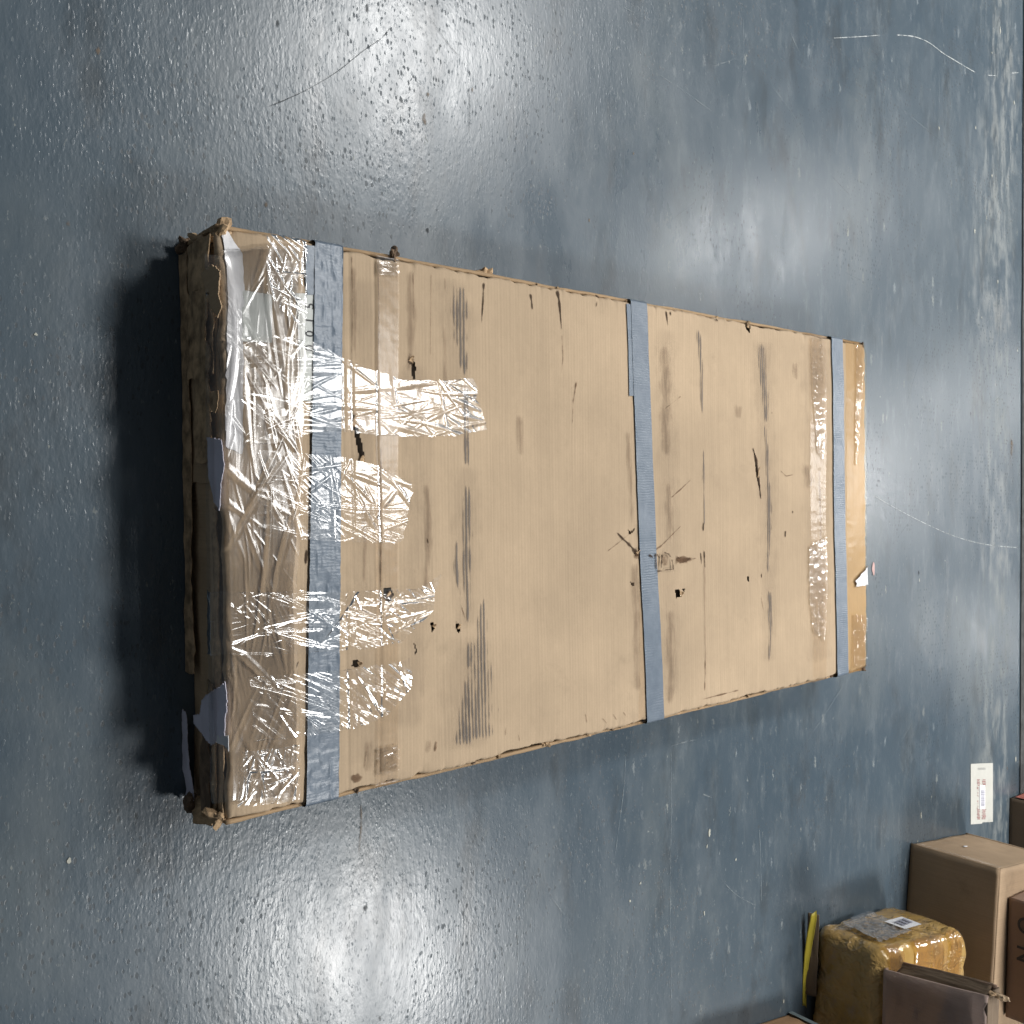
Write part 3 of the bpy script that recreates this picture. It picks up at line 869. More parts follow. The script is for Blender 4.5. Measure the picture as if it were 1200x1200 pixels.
for pix, w, mt in [
    ([(568, 328), (567, 350), (565, 381)], [3.5, 2.5, 1], 'tear'),
    ([(622, 341), (624, 352), (625, 366)], [4, 3, 1], 'tear'),
    ([(653, 338), (656, 352), (659, 389)], [5, 2.5, 1], 'tear'),
    ([(659, 389), (660, 420), (658, 440)], [1.5, 1.5, 1], 'tear_soft'),
    ([(700, 350), (698, 363)], [3, 1], 'tear'),
    ([(505, 317), (505, 420)], [1.3, 0.8], 'tear_soft'), ([(521, 322), (522, 345)], [1.2, 1.0], 'tear_soft'), ([(484, 315), (485, 380)], [1.2, 0.8], 'tear_soft'),
    ([(412, 296), (413, 360), (412, 420)], [1.3, 1.2, 0.8], 'tear_soft'),  # this and the next two paint the shade of lid creases
    ([(443, 305), (444, 380), (443, 450)], [1.4, 1.2, 1.2], 'tear_soft'),
    ([(447, 520), (447, 600), (446, 720)], [2.4, 2.4, 2.0], 'tear_soft'),
    ([(676, 445), (672, 470), (671, 500)], [2.5, 2, 1.5], 'tear_soft'), ([(671, 452), (669, 458)], [3, 2], 'tear_soft'),
    ([(722, 622), (730, 631), (740, 640), (748, 650)], [1.5, 3, 4, 6], 'tear'),
    ([(710, 648), (728, 634), (745, 620)], [1.2, 1.6, 1.8], 'tear_soft'),
    ([(760, 650), (775, 640), (800, 615)], [2.5, 2, 1], 'tear_soft'),
    ([(790, 656), (805, 656), (819, 654)], [9, 7, 2], 'tear_soft'),
    ([(792, 654), (801, 657), (812, 654)], [4, 4, 2], 'tear'),
    ([(785, 585), (800, 572), (812, 560)], [1.5, 1.2, 1], 'tear_soft'), ([(778, 480), (800, 463)], [1.2, 1], 'tear_soft'),
    ([(826, 642), (827, 668)], [2, 2], 'tear'), ([(822, 645), (823, 664)], [1.5, 1.5], 'tear'), ([(825, 610), (825, 625)], [2, 2], 'tear'),
    ([(780, 362), (783, 385)], [3, 1], 'tear'), ([(785, 363), (786, 372)], [3, 1.5], 'tear'), ([(837, 372), (843, 378)], [3, 2], 'tear'),
    ([(928, 596), (929, 604)], [2.5, 1.5], 'tear'), ([(921, 620), (920, 632)], [2.5, 1.5], 'tear'), ([(893, 670), (893, 680)], [2, 1], 'tear'),
    ([(891, 696), (894, 717)], [3, 1.5], 'tear_soft'), ([(912, 550), (920, 558), (930, 556)], [1.2, 1.2, 1], 'tear_soft'), ([(903, 480), (904, 488)], [2, 1], 'tear'),
    ([(881, 522), (886, 540), (892, 588)], [1.5, 5, 1.5], 'tear'),
    ([(501, 628), (502, 640)], [2.5, 1.5], 'tear'), ([(471, 663), (472, 668)], [3, 2], 'tear'), ([(486, 667), (487, 672)], [3, 2], 'tear'),
    ([(593, 848), (592, 866)], [2.0999999999999996, 1.4], 'tear_soft'), ([(607, 858), (610, 872)], [1.4, 1.0499999999999998], 'tear_soft'), ([(685, 833), (688, 850)], [1.4, 2.0999999999999996], 'tear_soft'),
    ([(704, 840), (713, 850)], [1.4, 1.4], 'tear_soft'), ([(716, 834), (724, 846)], [1.4, 1.4], 'tear_soft'), ([(728, 832), (735, 842)], [2, 2], 'tear_soft'),
    ([(512, 865), (509, 885)], [5, 3], 'tear_soft'), ([(360, 640), (358, 665)], [4, 6], 'tear'), ([(352, 672), (358, 676)], [3, 3], 'tear'),
    ([(352, 770), (346, 788)], [3, 2], 'tear'), ([(540, 706), (547, 730)], [1.2, 1.2], 'tear_soft'), ([(866, 808), (820, 820)], [2, 1.5], 'tear_soft'),
    ([(430, 875), (426, 905)], [3, 3], 'tear_soft'), ([(826, 770), (825, 812)], [2, 2], 'tear_soft'),
]:
    lid_mark('tear_crease_line', pix, w, M[mt], z=0.0009, seg=0.003, rag=0.6)
for pix, w in [([(767, 647), (767.5, 658), (768, 669)], [2.5, 2, 2.5]), ([(768, 669), (776, 669)], [2.5, 1.5]), ([(775, 648), (774, 658), (773, 668)], [4, 3, 2]),
               ([(776, 647), (782, 649), (786, 654)], [2.5, 2, 2]), ([(786, 653), (787, 661), (788, 670)], [2, 2.5, 3]), ([(776, 668), (788, 667)], [2, 2]),
               ([(758, 650), (763, 652), (764, 656)], [2, 3, 1.5]), ([(768, 648), (772, 655)], [1.5, 1.2])]:
    lid_mark('tear_crease_line', pix, w, M['tear'], z=0.0042, seg=0.002, rag=0.5)
for i, (px, py, rx, ry) in enumerate([(780, 657, 0.018, 0.016), (418, 912, 0.010, 0.012), (800, 656, 0.010, 0.022), (746, 651, 0.008, 0.010), (455, 697, 0.012, 0.010)]):
    blot('bruised_spot', None, rx, ry, M['tear_soft'], box, z=0.0010, zf=lid_z, seed=50 + i, xy=on_top(px, py))


# ---- tapes that run across the lid and down both sides
def wrap_tape(name, a0, a1, b0, b1, mat, off, drop=0.118, seed=0, amp=0.0006, wr=60.0, nw=18, res=0.003, jag=0.0006):
    """Tape over the lid from the left rim to the right rim; a0/a1 near/far edge at the left, b0/b1 at the right (pixels)."""
    ul0, ul1 = on_top(*a0)[1], on_top(*a1)[1]
    ur0, ur1 = on_top(*b0)[1], on_top(*b1)[1]
    r = 0.006
    half = BW / 2 + 0.0012 + off * 0.6
    path = []
    zt = BT + off
    for z in np.linspace(zt - drop, zt - r, max(3, int(drop / res))): path.append((-half, z, 1.0))
    for t in np.linspace(0, math.pi / 2, 6)[1:]: path.append((-half + r - r * math.cos(t), zt - r + r * math.sin(t), 0.0))
    for vv in np.linspace(-half + r, half - r, int(BW / res))[1:-1]: path.append((vv, zt, 0.0))
    for t in np.linspace(0, math.pi / 2, 6): path.append((half - r + r * math.sin(t), zt - r + r * math.cos(t), 0.0))
    for z in np.linspace(zt - r, zt - drop, max(3, int(drop / res)))[1:]: path.append((half, z, 1.0))
    P = np.array(path)
    s = np.clip((P[:, 0] + BW / 2) / BW, 0, 1)
    e0 = ul0 + (ur0 - ul0) * s; e1 = ul1 + (ur1 - ul1) * s
    k = np.arange(len(P)) * 0.13
    e0 = e0 + jag * (2 * fbm(k * 2, k * 0 + seed, 121, 3) - 1); e1 = e1 + jag * (2 * fbm(k * 2 + 5, k * 0 + seed, 122, 3) - 1)
    T = np.linspace(0, 1, nw)
    Y = e0[:, None] + (e1 - e0)[:, None] * T
    X = np.repeat(P[:, 0:1], nw, 1); Zp = np.repeat(P[:, 1:2], nw, 1)
    side = np.repeat(P[:, 2:3], nw, 1)
    rp = ridged(X * wr + seed * 3.3, Y * wr * 0.7, 131 + seed, 3, 2.0) * amp
    Zp = Zp + (1 - side) * (lid_shape(X, Y) + rp)
    X = X + side * np.sign(X) * rp
    return grid_obj(name, X, Y, Zp, mat, box)


def folds(X, Y, seed, n, ang, spread, length, width):
    """Long tapering tension creases, angles in degrees from the box's long axis."""
    r = np.random.default_rng(1000 + seed)
    x0, x1, y0, y1 = X.min(), X.max(), Y.min(), Y.max()
    out = np.zeros_like(X)
    for _ in range(n):
        cx = r.uniform(x0, x1); cy = r.uniform(y0, y1)
        a = math.radians(ang + r.normal() * spread)
        L = length * r.uniform(0.35, 1.3); w = width * r.uniform(0.5, 1.6)
        tx, ty = math.sin(a), math.cos(a)
        s = (X - cx) * tx + (Y - cy) * ty
        d = (X - cx) * ty - (Y - cy) * tx + 0.25 * (s * s) * r.uniform(-6, 6)
        m = np.clip(1 - np.abs(s) / L, 0, 1)
        ww = w * (0.35 + 0.65 * m)
        t = np.clip(1 - np.abs(d) / ww, 0, 1)
        out = np.maximum(out, t * t * (3 - 2 * t) * m ** 0.6 * r.uniform(0.4, 1.0) * (w / width))
    return out


def lid_strip(name, left_edge, right_edge, mat, off, amp=0.001, wr=55.0, seed=0, ns=140, nt=70, rag=0.0015, front=0.0, lift=0.0, stretch=(1, 1), pw=2.0, tipfray=0.0, fold=None):
    """Film or label laid between two measured lines on the lid (pixels), optionally folded down the near end by `front`."""
    A = resample([on_top(*q) for q in left_edge], ns); B = resample([on_top(*q) for q in right_edge], ns)
    T = np.linspace(0, 1, nt)
    X = A[:, 0:1] + (B - A)[:, 0:1] * T; Y = A[:, 1:2] + (B - A)[:, 1:2] * T
    e = np.zeros_like(X); e[:, 0] = 1; e[:, -1] = 1; e[0] = 1; e[-1] = 1
    tipd = np.linspace(0, 1, ns)[:, None]
    Y = Y + tipfray * np.exp(-(1 - tipd) / 0.07) * (2 * fbm(X * 45 + seed, X * 0, 143, 3) - 1.1)
    X = X + e * rag * (2 * fbm(X * 90, Y * 90, 141 + seed, 3) - 1); Y = Y + e * rag * (2 * fbm(X * 90 + 4, Y * 90, 142 + seed, 3) - 1)
    wx = X + 0.012 * (fbm(X * 20, Y * 20, 151 + seed, 2) - 0.5); wy = Y + 0.012 * (fbm(X * 20 + 9, Y * 20, 152 + seed, 2) - 0.5)
    r = ridged(wx * wr * stretch[0], wy * wr * stretch[1], 161 + seed, 3, pw)
    und = fbm(X * 16, Y * 16, 171 + seed, 2)
    if fold:
        nf_, fa_, fs_, fl_, fw_ = fold
        r = 0.30 * r + 0.85 * folds(X, Y, seed, nf_, fa_, fs_, fl_, fw_) + 0.8 * fbm(X * 22 * stretch[0], Y * 22 * stretch[1], 173 + seed, 2)
    Zp = BT + lid_shape(X, Y) - rim_drop(X, np.maximum(Y, 0.0), 0.006) + off + amp * r * (0.4 + und) + lift * np.clip(und - 0.4, 0, 1)
    if front:
        # everything measured in front of the rim folds down the end
        over = np.clip(-Y, 0, None)
        Zp = np.where(Y < 0, BT - 0.004 - over + off, Zp)
        Y = np.where(Y < 0, -0.013 - off - 0.6 * amp * r, Y)
    return grid_obj(name, X, Y, Zp, mat, box)


# tan and amber packing tape under the grey tape
wrap_tape('packing_tape', (440, 300), (467, 305), (440, 905), (467, 905), M['film_tan'], 0.0011, 0.09, seed=1, amp=0.0004, wr=90)
wrap_tape('packing_tape', (752, 362), (761, 363), (748, 838), (759, 836), M['film_tan'], 0.0010, 0.09, seed=2, amp=0.0006, wr=110)
wrap_tape('packing_tape', (947, 388), (967, 391), (952, 795), (968, 791), M['film_tan'], 0.0012, 0.09, seed=3, amp=0.0007, wr=75)
wrap_tape('packing_tape', (990, 397), (1014, 401), (994, 785), (1016, 782), M['film_amber'], 0.0012, 0.09, seed=4, amp=0.0006, wr=60)
# paper under the film
lid_strip('paper_strip', [(262, 268), (264, 300), (266, 350), (266, 420), (264, 480), (264, 522)], [(267, 268), (284, 298), (285, 345), (284, 420), (284, 480), (284, 532)], M['paper'], 0.0016, amp=0.0009, seed=1, rag=0.0025)
lid_strip('paper_label', [(283, 340), (283, 400)], [(318, 346), (318, 402)], M['label_grey'], 0.0019, amp=0.0003, seed=2, rag=0.0005, ns=40, nt=40)
lab = lid_strip('printed_label', [(346, 344), (349, 385), (353, 470)], [(372, 344), (372, 385), (372, 470)], M['label_grey'], 0.0014, amp=0.0002, seed=3, rag=0.0003, ns=60, nt=40)


def glyph(ch, size, bold=0.0):
    cu_ = bpy.data.curves.new('glyph', 'FONT')
    cu_.body = ch; cu_.size = size; cu_.align_x = 'CENTER'; cu_.offset = bold; cu_.resolution_u = 4
    ob = bpy.data.objects.new('glyph', cu_)
    COL.objects.link(ob)
    dg = bpy.context.evaluated_depsgraph_get()
    me = bpy.data.meshes.new_from_object(ob.evaluated_get(dg))
    COL.objects.unlink(ob); bpy.data.objects.remove(ob)
    return me


for ch, py in (('5', 359.5), ('1', 376.5), ('0', 392), ('0', 408.5)):
    me = glyph(ch, 0.0175, 0.0002)
    me.materials.append(M['ink'])
    g = bpy.data.objects.new('printed_digit', me)
    COL.objects.link(g); g.parent = lab
    gv, gu = on_top(366.6, py)
    g.location = (gv, gu, float(lid_z(np.array(gv), np.array(gu))) + 0.0019)
    g.rotation_euler = (0, 0, math.pi)

# silver duct tape
wrap_tape('duct_tape', (368, 288), (401, 294), (358, 936), (396, 928), M['duct'], 0.0026, 0.118, seed=5, amp=0.0018, wr=95, nw=36)
lid_strip('duct_tape', [(357, 287), (357, 330), (359, 346)], [(369, 289), (369, 330), (369, 346)], M['duct'], 0.0022, amp=0.0004, seed=7, rag=0.0005, ns=50, nt=14)
wrap_tape('duct_tape', (738, 357), (757, 361), (757, 837), (777, 833), M['duct'], 0.0024, 0.118, seed=6, amp=0.0004, wr=60, nw=20, jag=0.0004)
lid_strip('duct_tape', [(733, 356), (736, 410), (737, 464)], [(746, 358), (748, 410), (750, 464)], M['duct'], 0.0018, amp=0.0003, seed=8, rag=0.0004, ns=70, nt=14)
wrap_tape('duct_tape', (973, 393), (986, 396), (980, 785), (993, 782), M['duct'], 0.0026, 0.118, seed=7, amp=0.0004, wr=60, nw=16, jag=0.0004)

# clear crumpled film over the near half
lid_strip('clear_tape', [(258, 292), (254, 420), (252, 560), (251, 700), (252, 840), (256, 940)],
          [(352, 290), (356, 420), (352, 560), (346, 700), (350, 840), (350, 936)], M['film_smooth'], 0.0040, amp=0.0011, wr=30, seed=11, ns=560, nt=150, fold=(75, 85, 20, 0.10, 0.006), rag=0.003, front=1, stretch=(0.45, 1.5))
lid_strip('clear_tape', [(276, 398), (330, 394), (365, 402), (400, 420), (440, 436), (470, 445), (520, 446), (552, 443)],
          [(284, 522), (330, 520), (365, 506), (400, 506), (440, 510), (480, 512), (530, 511), (568, 503)], M['film_crisp'], 0.0056, amp=0.0017, wr=42, seed=12, ns=330, nt=160, fold=(80, 8, 26, 0.09, 0.0050), rag=0.002, tipfray=0.007, pw=1.6)
lid_strip('clear_tape', [(300, 528), (340, 530), (400, 536), (440, 545), (470, 562), (481, 566)],
          [(300, 628), (340, 632), (400, 634), (440, 636), (462, 636), (470, 633)], M['film_crisp'], 0.0056, amp=0.0014, wr=50, seed=13, ns=230, nt=150, fold=(55, 25, 30, 0.07, 0.0048), rag=0.002, tipfray=0.007, pw=1.6)
lid_strip('clear_tape', [(254, 692), (300, 694), (350, 692), (400, 694), (450, 690), (490, 690), (515, 672)],
          [(254, 765), (300, 768), (350, 765), (400, 762), (440, 758), (468, 752), (505, 715)], M['film'], 0.0056, amp=0.0016, wr=46, seed=14, ns=280, nt=120, fold=(70, 15, 28, 0.07, 0.0046), rag=0.002, tipfray=0.007, front=1)
lid_strip('clear_tape', [(290, 792), (340, 790), (400, 784), (440, 779), (468, 775), (480, 770)],
          [(296, 868), (340, 864), (400, 855), (420, 850), (450, 838), (480, 806)], M['film'], 0.0056, amp=0.0018, wr=36, seed=15, ns=240, nt=120, fold=(55, 38, 16, 0.10, 0.0050), rag=0.002, tipfray=0.007, stretch=(1.3, 0.7))
lid_strip('clear_tape', [(282, 880), (320, 876), (348, 872)], [(276, 945), (320, 941), (348, 936)], M['film_smooth'], 0.0056, amp=0.0018, wr=40, seed=16, ns=80, nt=80, fold=(50, 80, 40, 0.04, 0.0038), rag=0.002)
lid_strip('clear_tape', [(310, 276), (340, 278), (356, 284)], [(310, 345), (335, 372), (356, 390)], M['film_smooth'], 0.0056, amp=0.0022, wr=34, seed=17, ns=80, nt=90, fold=(60, 60, 35, 0.06, 0.0040), rag=0.002)
# extra film pieces added for glare on the tapes, and the white far-end tag
lid_strip('clear_tape', [(441, 305), (441, 322)], [(467, 308), (467, 324)], M['film_crisp'], 0.003, amp=0.0008, wr=120, seed=18, ns=30, nt=30)
lid_strip('clear_tape', [(440, 876), (440, 908)], [(468, 872), (468, 902)], M['film'], 0.003, amp=0.0007, wr=110, seed=19, ns=40, nt=40)
lid_strip('clear_tape', [(947, 640), (947, 700), (951, 740)], [(968, 628), (968, 690), (964, 750)], M['film_smooth'], 0.003, amp=0.0012, wr=70, seed=20, ns=90, nt=30)
lid_strip('clear_tape', [(949, 396), (950, 460), (956, 530)], [(964, 398), (966, 460), (964, 540)], M['film_crisp'], 0.003, amp=0.0010, wr=90, seed=21, ns=110, nt=26)
lid_strip('clear_tape', [(1001, 404), (1001, 440), (1001, 545)], [(1011, 405), (1010, 440), (1003, 545)], M['film_crisp'], 0.003, amp=0.0012, wr=70, seed=23, ns=110, nt=20)
lid_strip('clear_tape', [(998, 720), (998, 782)], [(1015, 722), (1015, 782)], M['film'], 0.003, amp=0.0014, wr=70, seed=24, ns=60, nt=24)
lid_strip('paper_tag', [(1000, 681), (1002, 684), (1001, 688)], [(1017, 663), (1017, 674), (1017, 685)], M['paper'], 0.0044, amp=0.0022, seed=22, rag=0.003, ns=24, nt=24, wr=40)

# ------------------------------------------------------------------ parcels by the wall
M['kraft'] = mat_card('kraft_carton', (0.47, 0.335, 0.215), axis=0, var=1.1, dirt=0.6)
M['kraft_dull'] = mat_card('dull_carton', (0.30, 0.205, 0.15), axis=0, var=0.7, dirt=0.5)
M['kraft_dark'] = mat_card('dark_carton', (0.17, 0.125, 0.085), axis=0, var=0.7, dirt=0.5)
M['kraft_orange'] = mat_card('orange_carton', (0.40, 0.24, 0.13), axis=0, var=0.7, dirt=0.3)
M['kraft_mauve'] = mat_card('mauve_carton', (0.44, 0.335, 0.29), axis=0, var=0.8, dirt=0.6)
M['card_edge'] = mat_plain('board_edge', (0.42, 0.31, 0.20), 0.9, 0.35, 80, 0.001, 200)
M['yellow'] = mat_plain('yellow_card', (0.50, 0.41, 0.045), 0.5, 0.12, 12)
M['red_ink'] = mat_plain('red_ink', (0.42, 0.05, 0.05), 0.6, 0.3)
M['grey_ink'] = mat_plain('grey_ink', (0.30, 0.30, 0.36), 0.6, 0.2)
M['brown_ink'] = mat_plain('brown_ink', (0.34, 0.20, 0.19), 0.6, 0.35, 160)


def board(name, parent, corners, mat, thick=0.004, seed=0, amp=0.0026, n=26, ragged=()):
    """A carton panel through four corners (a, b, c, d in order), slightly bowed, with worn edges."""
    a, b, c, d = [np.array(k, float) for k in corners]
    S, T = np.meshgrid(np.linspace(0, 1, n), np.linspace(0, 1, n), indexing='ij')
    P = (a * ((1 - S) * (1 - T))[..., None] + b * (S * (1 - T))[..., None] + c * (S * T)[..., None] + d * ((1 - S) * T)[..., None])
    nr = np.cross(b - a, d - a); nr /= np.linalg.norm(nr)
    off = amp * (2 * fbm(S * 3 + seed, T * 3, 201 + seed, 3) - 1)
    P = P + off[..., None] * nr
    if 'top' in ragged:
        e = np.exp(-(1 - T) / 0.06) * 0.010 * (2 * fbm(S * 14 + seed, S * 0, 205, 4) - 1)
        P = P + e[..., None] * (d - a) / np.linalg.norm(d - a)
    o = grid_obj(name, P[..., 0], P[..., 1], P[..., 2], mat, parent, thick=thick)
    return o


def carton(name, loc, rz, w, d, h, mat, label, group='cartons stacked beside the floor sticker', top=True, mat_top=None, tape=None, seed=0, ragged=()):
    """Origin at the near left bottom corner; w to the right, d away, h up."""
    e = empty(name, loc, rz, label, 'carton', group)
    g = 0.0015
    board('front_panel', e, [(0, 0, g), (w, 0, g), (w, 0, h), (0, 0, h)], mat, seed=seed, ragged=ragged)
    board('left_panel', e, [(g, d - g, g), (g, g, g), (g, g, h - g), (g, d - g, h - g)], mat, seed=seed + 1, ragged=ragged)
    board('right_panel', e, [(w - g, g, g), (w - g, d - g, g), (w - g, d - g, h - g), (w - g, g, h - g)], mat, seed=seed + 2)
    board('back_panel', e, [(w, d, g), (0, d, g), (0, d, h - g), (w, d, h - g)], mat, seed=seed + 3)
    board('bottom_panel', e, [(0.006, 0.006, 0.004), (0.006, d - 0.006, 0.004), (w - 0.006, d - 0.006, 0.004), (w - 0.006, 0.006, 0.004)], mat, seed=seed + 5, amp=0.0004, thick=0.002)
    if top:
        mt = mat_top or mat
        board('top_flap', e, [(0.001, 0.001, h + 0.002), (w - 0.001, 0.001, h + 0.002), (w - 0.001, d * 0.497, h + 0.002), (0.001, d * 0.497, h + 0.002)], mt, seed=seed + 4, amp=0.001)
        board('top_flap', e, [(0.001, d * 0.503, h + 0.002), (w - 0.001, d * 0.503, h + 0.002), (w - 0.001, d - 0.001, h + 0.002), (0.001, d - 0.001, h + 0.002)], mt, seed=seed + 6, amp=0.001)
    return e


tall = carton('carton', (0.898, 2.445, 0), -0.13, 0.42, 0.335, 0.2325, M['kraft'],
              'plain brown carton with a small white fleck on its lit side, behind the tape-wrapped parcel', seed=10)
bm = bmesh.new()
bmesh.ops.create_icosphere(bm, subdivisions=2, radius=0.006)
for q in bm.verts: q.co = Vector((q.co.x * 0.25 - 0.002, q.co.y * 1.6 + 0.14, q.co.z * 0.7 + 0.085))
bm_obj('white_fleck', bm, M['paper'], tall)
board('edge_tape', tall, [(-0.0028, 0.02, 0.003), (-0.0028, -0.0028, 0.003), (-0.0028, -0.0028, 0.231), (-0.0028, 0.02, 0.231)], M['film_tan'], thick=0.0, amp=0.0003, seed=19)


# amber tape-wrapped parcel
def mat_amber():
    m = NT('amber_wrapped_parcel')
    big = m.noise(7.0, detail=4)
    c = m.mix(m.ramp(big, 0.3, 0.7), (0.36, 0.225, 0.065), (0.52, 0.345, 0.13))
    patch = m.noise(11.0, m.map((1, 1, 1), loc=(3, 1, 5)), detail=6, rough=0.7)
    c = m.mix(m.ramp(patch, 0.50, 0.68, 0, 0.75), c, (0.34, 0.255, 0.165))
    wob = m.n('VectorMath', {0: m.map((1.0, 0.45, 1.0)), 1: m.n('VectorMath', {0: m.n('TexNoise', {'Vector': m.co(), 'Scale': 14.0}).outputs['Color'], 1: (0.05, 0.05, 0.05)}, operation='MULTIPLY').outputs[0]}, operation='ADD').outputs[0]
    fold = m.math('ABSOLUTE', m.math('SUBTRACT', m.noise(26.0, wob, detail=3), 0.5))
    zone = m.ramp(m.noise(8.0, detail=2), 0.35, 0.6, 0.15, 1.0)
    h = m.math('MULTIPLY', m.math('MULTIPLY', fold, zone), -2.0)
    return m.done(m.principled(Base_Color=c, Roughness=0.2, Normal=m.bump(h, 1.0, 0.014), IOR=1.5, Coat_Weight=0.5, Coat_Roughness=0.08))


M['amber'] = mat_amber()
PW, PD, PH = 0.33, 0.350, 0.215
parcel = empty('taped_parcel', (0.990, 1.980, 0), -0.098, 'bulging amber parcel wrapped all over in shiny packing tape', 'parcel')


def rounded_block(name, w, d, h, r, mat, parent, seed=0, amp=0.006, n=40, x0=0.0, y0=0.0, z0=0.0, front_low=1.0):
    bm = bmesh.new()
    bmesh.ops.create_cube(bm, size=2.0)
    bmesh.ops.subdivide_edges(bm, edges=bm.edges[:], cuts=n, use_grid_fill=True)
    half = np.array([w, d, h]) / 2
    co = np.array([q.co[:] for q in bm.verts]) * half
    inner = np.clip(co, -(half - r), half - r)
    dlt = co - inner
    ln = np.linalg.norm(dlt, axis=1)[:, None]
    nrm = dlt / np.maximum(ln, 1e-9)
    # cube surface -> rounded surface
    co = np.where(ln > 1e-9, inner + nrm * r, co)
    bump = amp * (2 * fbm(co[:, 0] * 18 + co[:, 2] * 9 + 3, co[:, 1] * 18 + co[:, 2] * 13, 221 + seed, 4) - 1)
    bump += amp * 0.9 * (ridged(co[:, 0] * 16 + co[:, 2] * 11, co[:, 1] * 16 - co[:, 2] * 9, 231 + seed, 3, 2.0) - 0.5)
    co = co + nrm * bump[:, None]
    co[:, 2] = np.maximum(co[:, 2], -half[2])
    for q, k in zip(bm.verts, co):
        yy_ = k[1] + d / 2
        q.co = Vector((k[0] + w / 2 + x0, yy_ + y0, (k[2] + h / 2) * (front_low + (1 - front_low) * min(1, max(0, yy_ / d))) + z0))
    return bm_obj(name, bm, mat, parent, smooth=True)


rounded_block('wrapping', PW, PD, PH, 0.034, M['amber'], parcel, amp=0.0055, front_low=0.80)


def parcel_band(y0, y1, seed, mat):
    """A strip of packing tape running up the left side, over the top and down the right side."""
    path = []
    for t in np.linspace(0.35, math.pi / 2, 8): path.append((0.022 - 0.026 * math.cos(t), PH - 0.022 + 0.026 * math.sin(t)))
    for t in np.linspace(0.03, PW - 0.03, 50): path.append((t, PH + 0.004))
    for t in np.linspace(0, math.pi / 2, 8): path.append((PW - 0.022 + 0.026 * math.sin(t), PH - 0.022 + 0.026 * math.cos(t)))
    path.append((PW + 0.004, 0.004))
    A = np.array(path)
    W = np.linspace(0, 1, 24)
    k = np.arange(len(A)) * 0.2
    Y = (y0 + 0.004 * (fbm(k, k * 0, seed) - 0.5))[:, None] + (y1 - y0) * W[None, :] + (0.02 * (k / k[-1] - 0.5) * (1 if seed % 2 else -1))[:, None]
    X = np.repeat(A[:, 0:1], 24, 1); Zb = np.repeat(A[:, 1:2], 24, 1)
    wr_ = 0.0035 * ridged(X * 22 + Zb * 20 + seed, Y * 60, 251 + seed, 3, 2.0)
    Zb = Zb * (0.80 + 0.20 * np.clip(Y / PD, 0, 1)) + wr_ * (X > 0.01)
    X = X - wr_ * (X < 0.01)
    grid_obj('tape_band', X, Y, Zb, mat, parcel)


M['amber_film'] = mat_film('amber_band_film', tint=(0.93, 0.83, 0.62), milky=0.03, gloss=0.12, refl=1.2)
for y0_, y1_, sd_ in ((0.03, 0.085, 1), (0.115, 0.175, 2), (0.19, 0.25, 3), (0.250, 0.300, 4)):
    parcel_band(y0_, y1_, sd_, M['amber_film'])
# clear crumpled film at the far left corner, dark tape round the foot
M['film_grey'] = mat_film('greyish_film', tint=(0.85, 0.83, 0.83), milky=0.16, refl=1.8, gloss=0.12)


def drape(name, pts, mat, seed, amp=0.006, n=50):
    a, b, c, d = [np.array(k, float) for k in pts]
    S, T = np.meshgrid(np.linspace(0, 1, n), np.linspace(0, 1, n), indexing='ij')
    P = (a * ((1 - S) * (1 - T))[..., None] + b * (S * (1 - T))[..., None] + c * (S * T)[..., None] + d * ((1 - S) * T)[..., None])
    nr = np.cross(b - a, d - a); nr /= np.linalg.norm(nr)
    off = amp * ridged(S * 5 + seed, T * 5, 241 + seed, 3, 1.8)
    P = P + off[..., None] * nr
    return grid_obj(name, P[..., 0], P[..., 1], P[..., 2], mat, parcel)


drape('film_patch', [(-0.010, 0.19, 0.035), (-0.010, 0.045, 0.045), (-0.006, 0.03, 0.150), (-0.006, 0.17, 0.155)], M['film_grey'], 1, amp=0.008)
lb = drape('address_label', [(-0.014, 0.225, 0.100), (-0.014, 0.150, 0.095), (-0.012, 0.155, 0.145), (-0.012, 0.228, 0.150)], M['paper'], 2, amp=0.0006, n=8)
for k in range(3):
    drape('printed_block', [(-0.0165, 0.212 - k * 0.018, 0.112), (-0.0165, 0.202 - k * 0.018, 0.112), (-0.0150, 0.203 - k * 0.018, 0.136), (-0.0150, 0.213 - k * 0.018, 0.136)], M['grey_ink'], 3, amp=0.0002, n=4).parent = lb

# shallow carton standing on the parcel, its left end open
SX, SY, SZ = 1.030, 1.982, 0.1745
thin = empty('carton', (SX, SY, SZ), -0.06, 'dull brown open-ended carton standing on top of the amber parcel', 'carton', 'cartons stacked beside the floor sticker')
sh = -0.030; tw, td, thh = 0.36, 0.075, 0.225
board('front_panel', thin, [(0, 0, 0), (tw, 0, 0.0), (tw + sh, 0, thh), (sh, 0, thh)], M['kraft_mauve'], seed=31, amp=0.003, ragged=('top',))
board('back_panel', thin, [(tw, td, 0), (0.0, td, 0), (sh, td, thh - 0.01), (tw + sh, td, thh - 0.01)], M['kraft_dull'], seed=32, amp=0.002)
board('bottom_panel', thin, [(0.0, td - 0.004, 0.002), (0.0, 0.004, 0.002), (tw, 0.004, 0.002), (tw, td - 0.004, 0.002)], M['kraft_dull'], seed=33, amp=0.0005)
board('right_panel', thin, [(tw - 0.004, 0.004, 0), (tw - 0.004, td - 0.004, 0), (tw + sh - 0.004, td - 0.004, thh - 0.012), (tw + sh - 0.004, 0.004, thh - 0.012)], M['kraft_dull'], seed=34)
board('top_flap', thin, [(sh + 0.004, 0.004, thh + 0.001), (tw + sh, 0.004, thh + 0.001), (tw + sh, td, thh - 0.006), (sh + 0.004, td, thh - 0.006)], M['kraft_dark'], seed=35, amp=0.002)
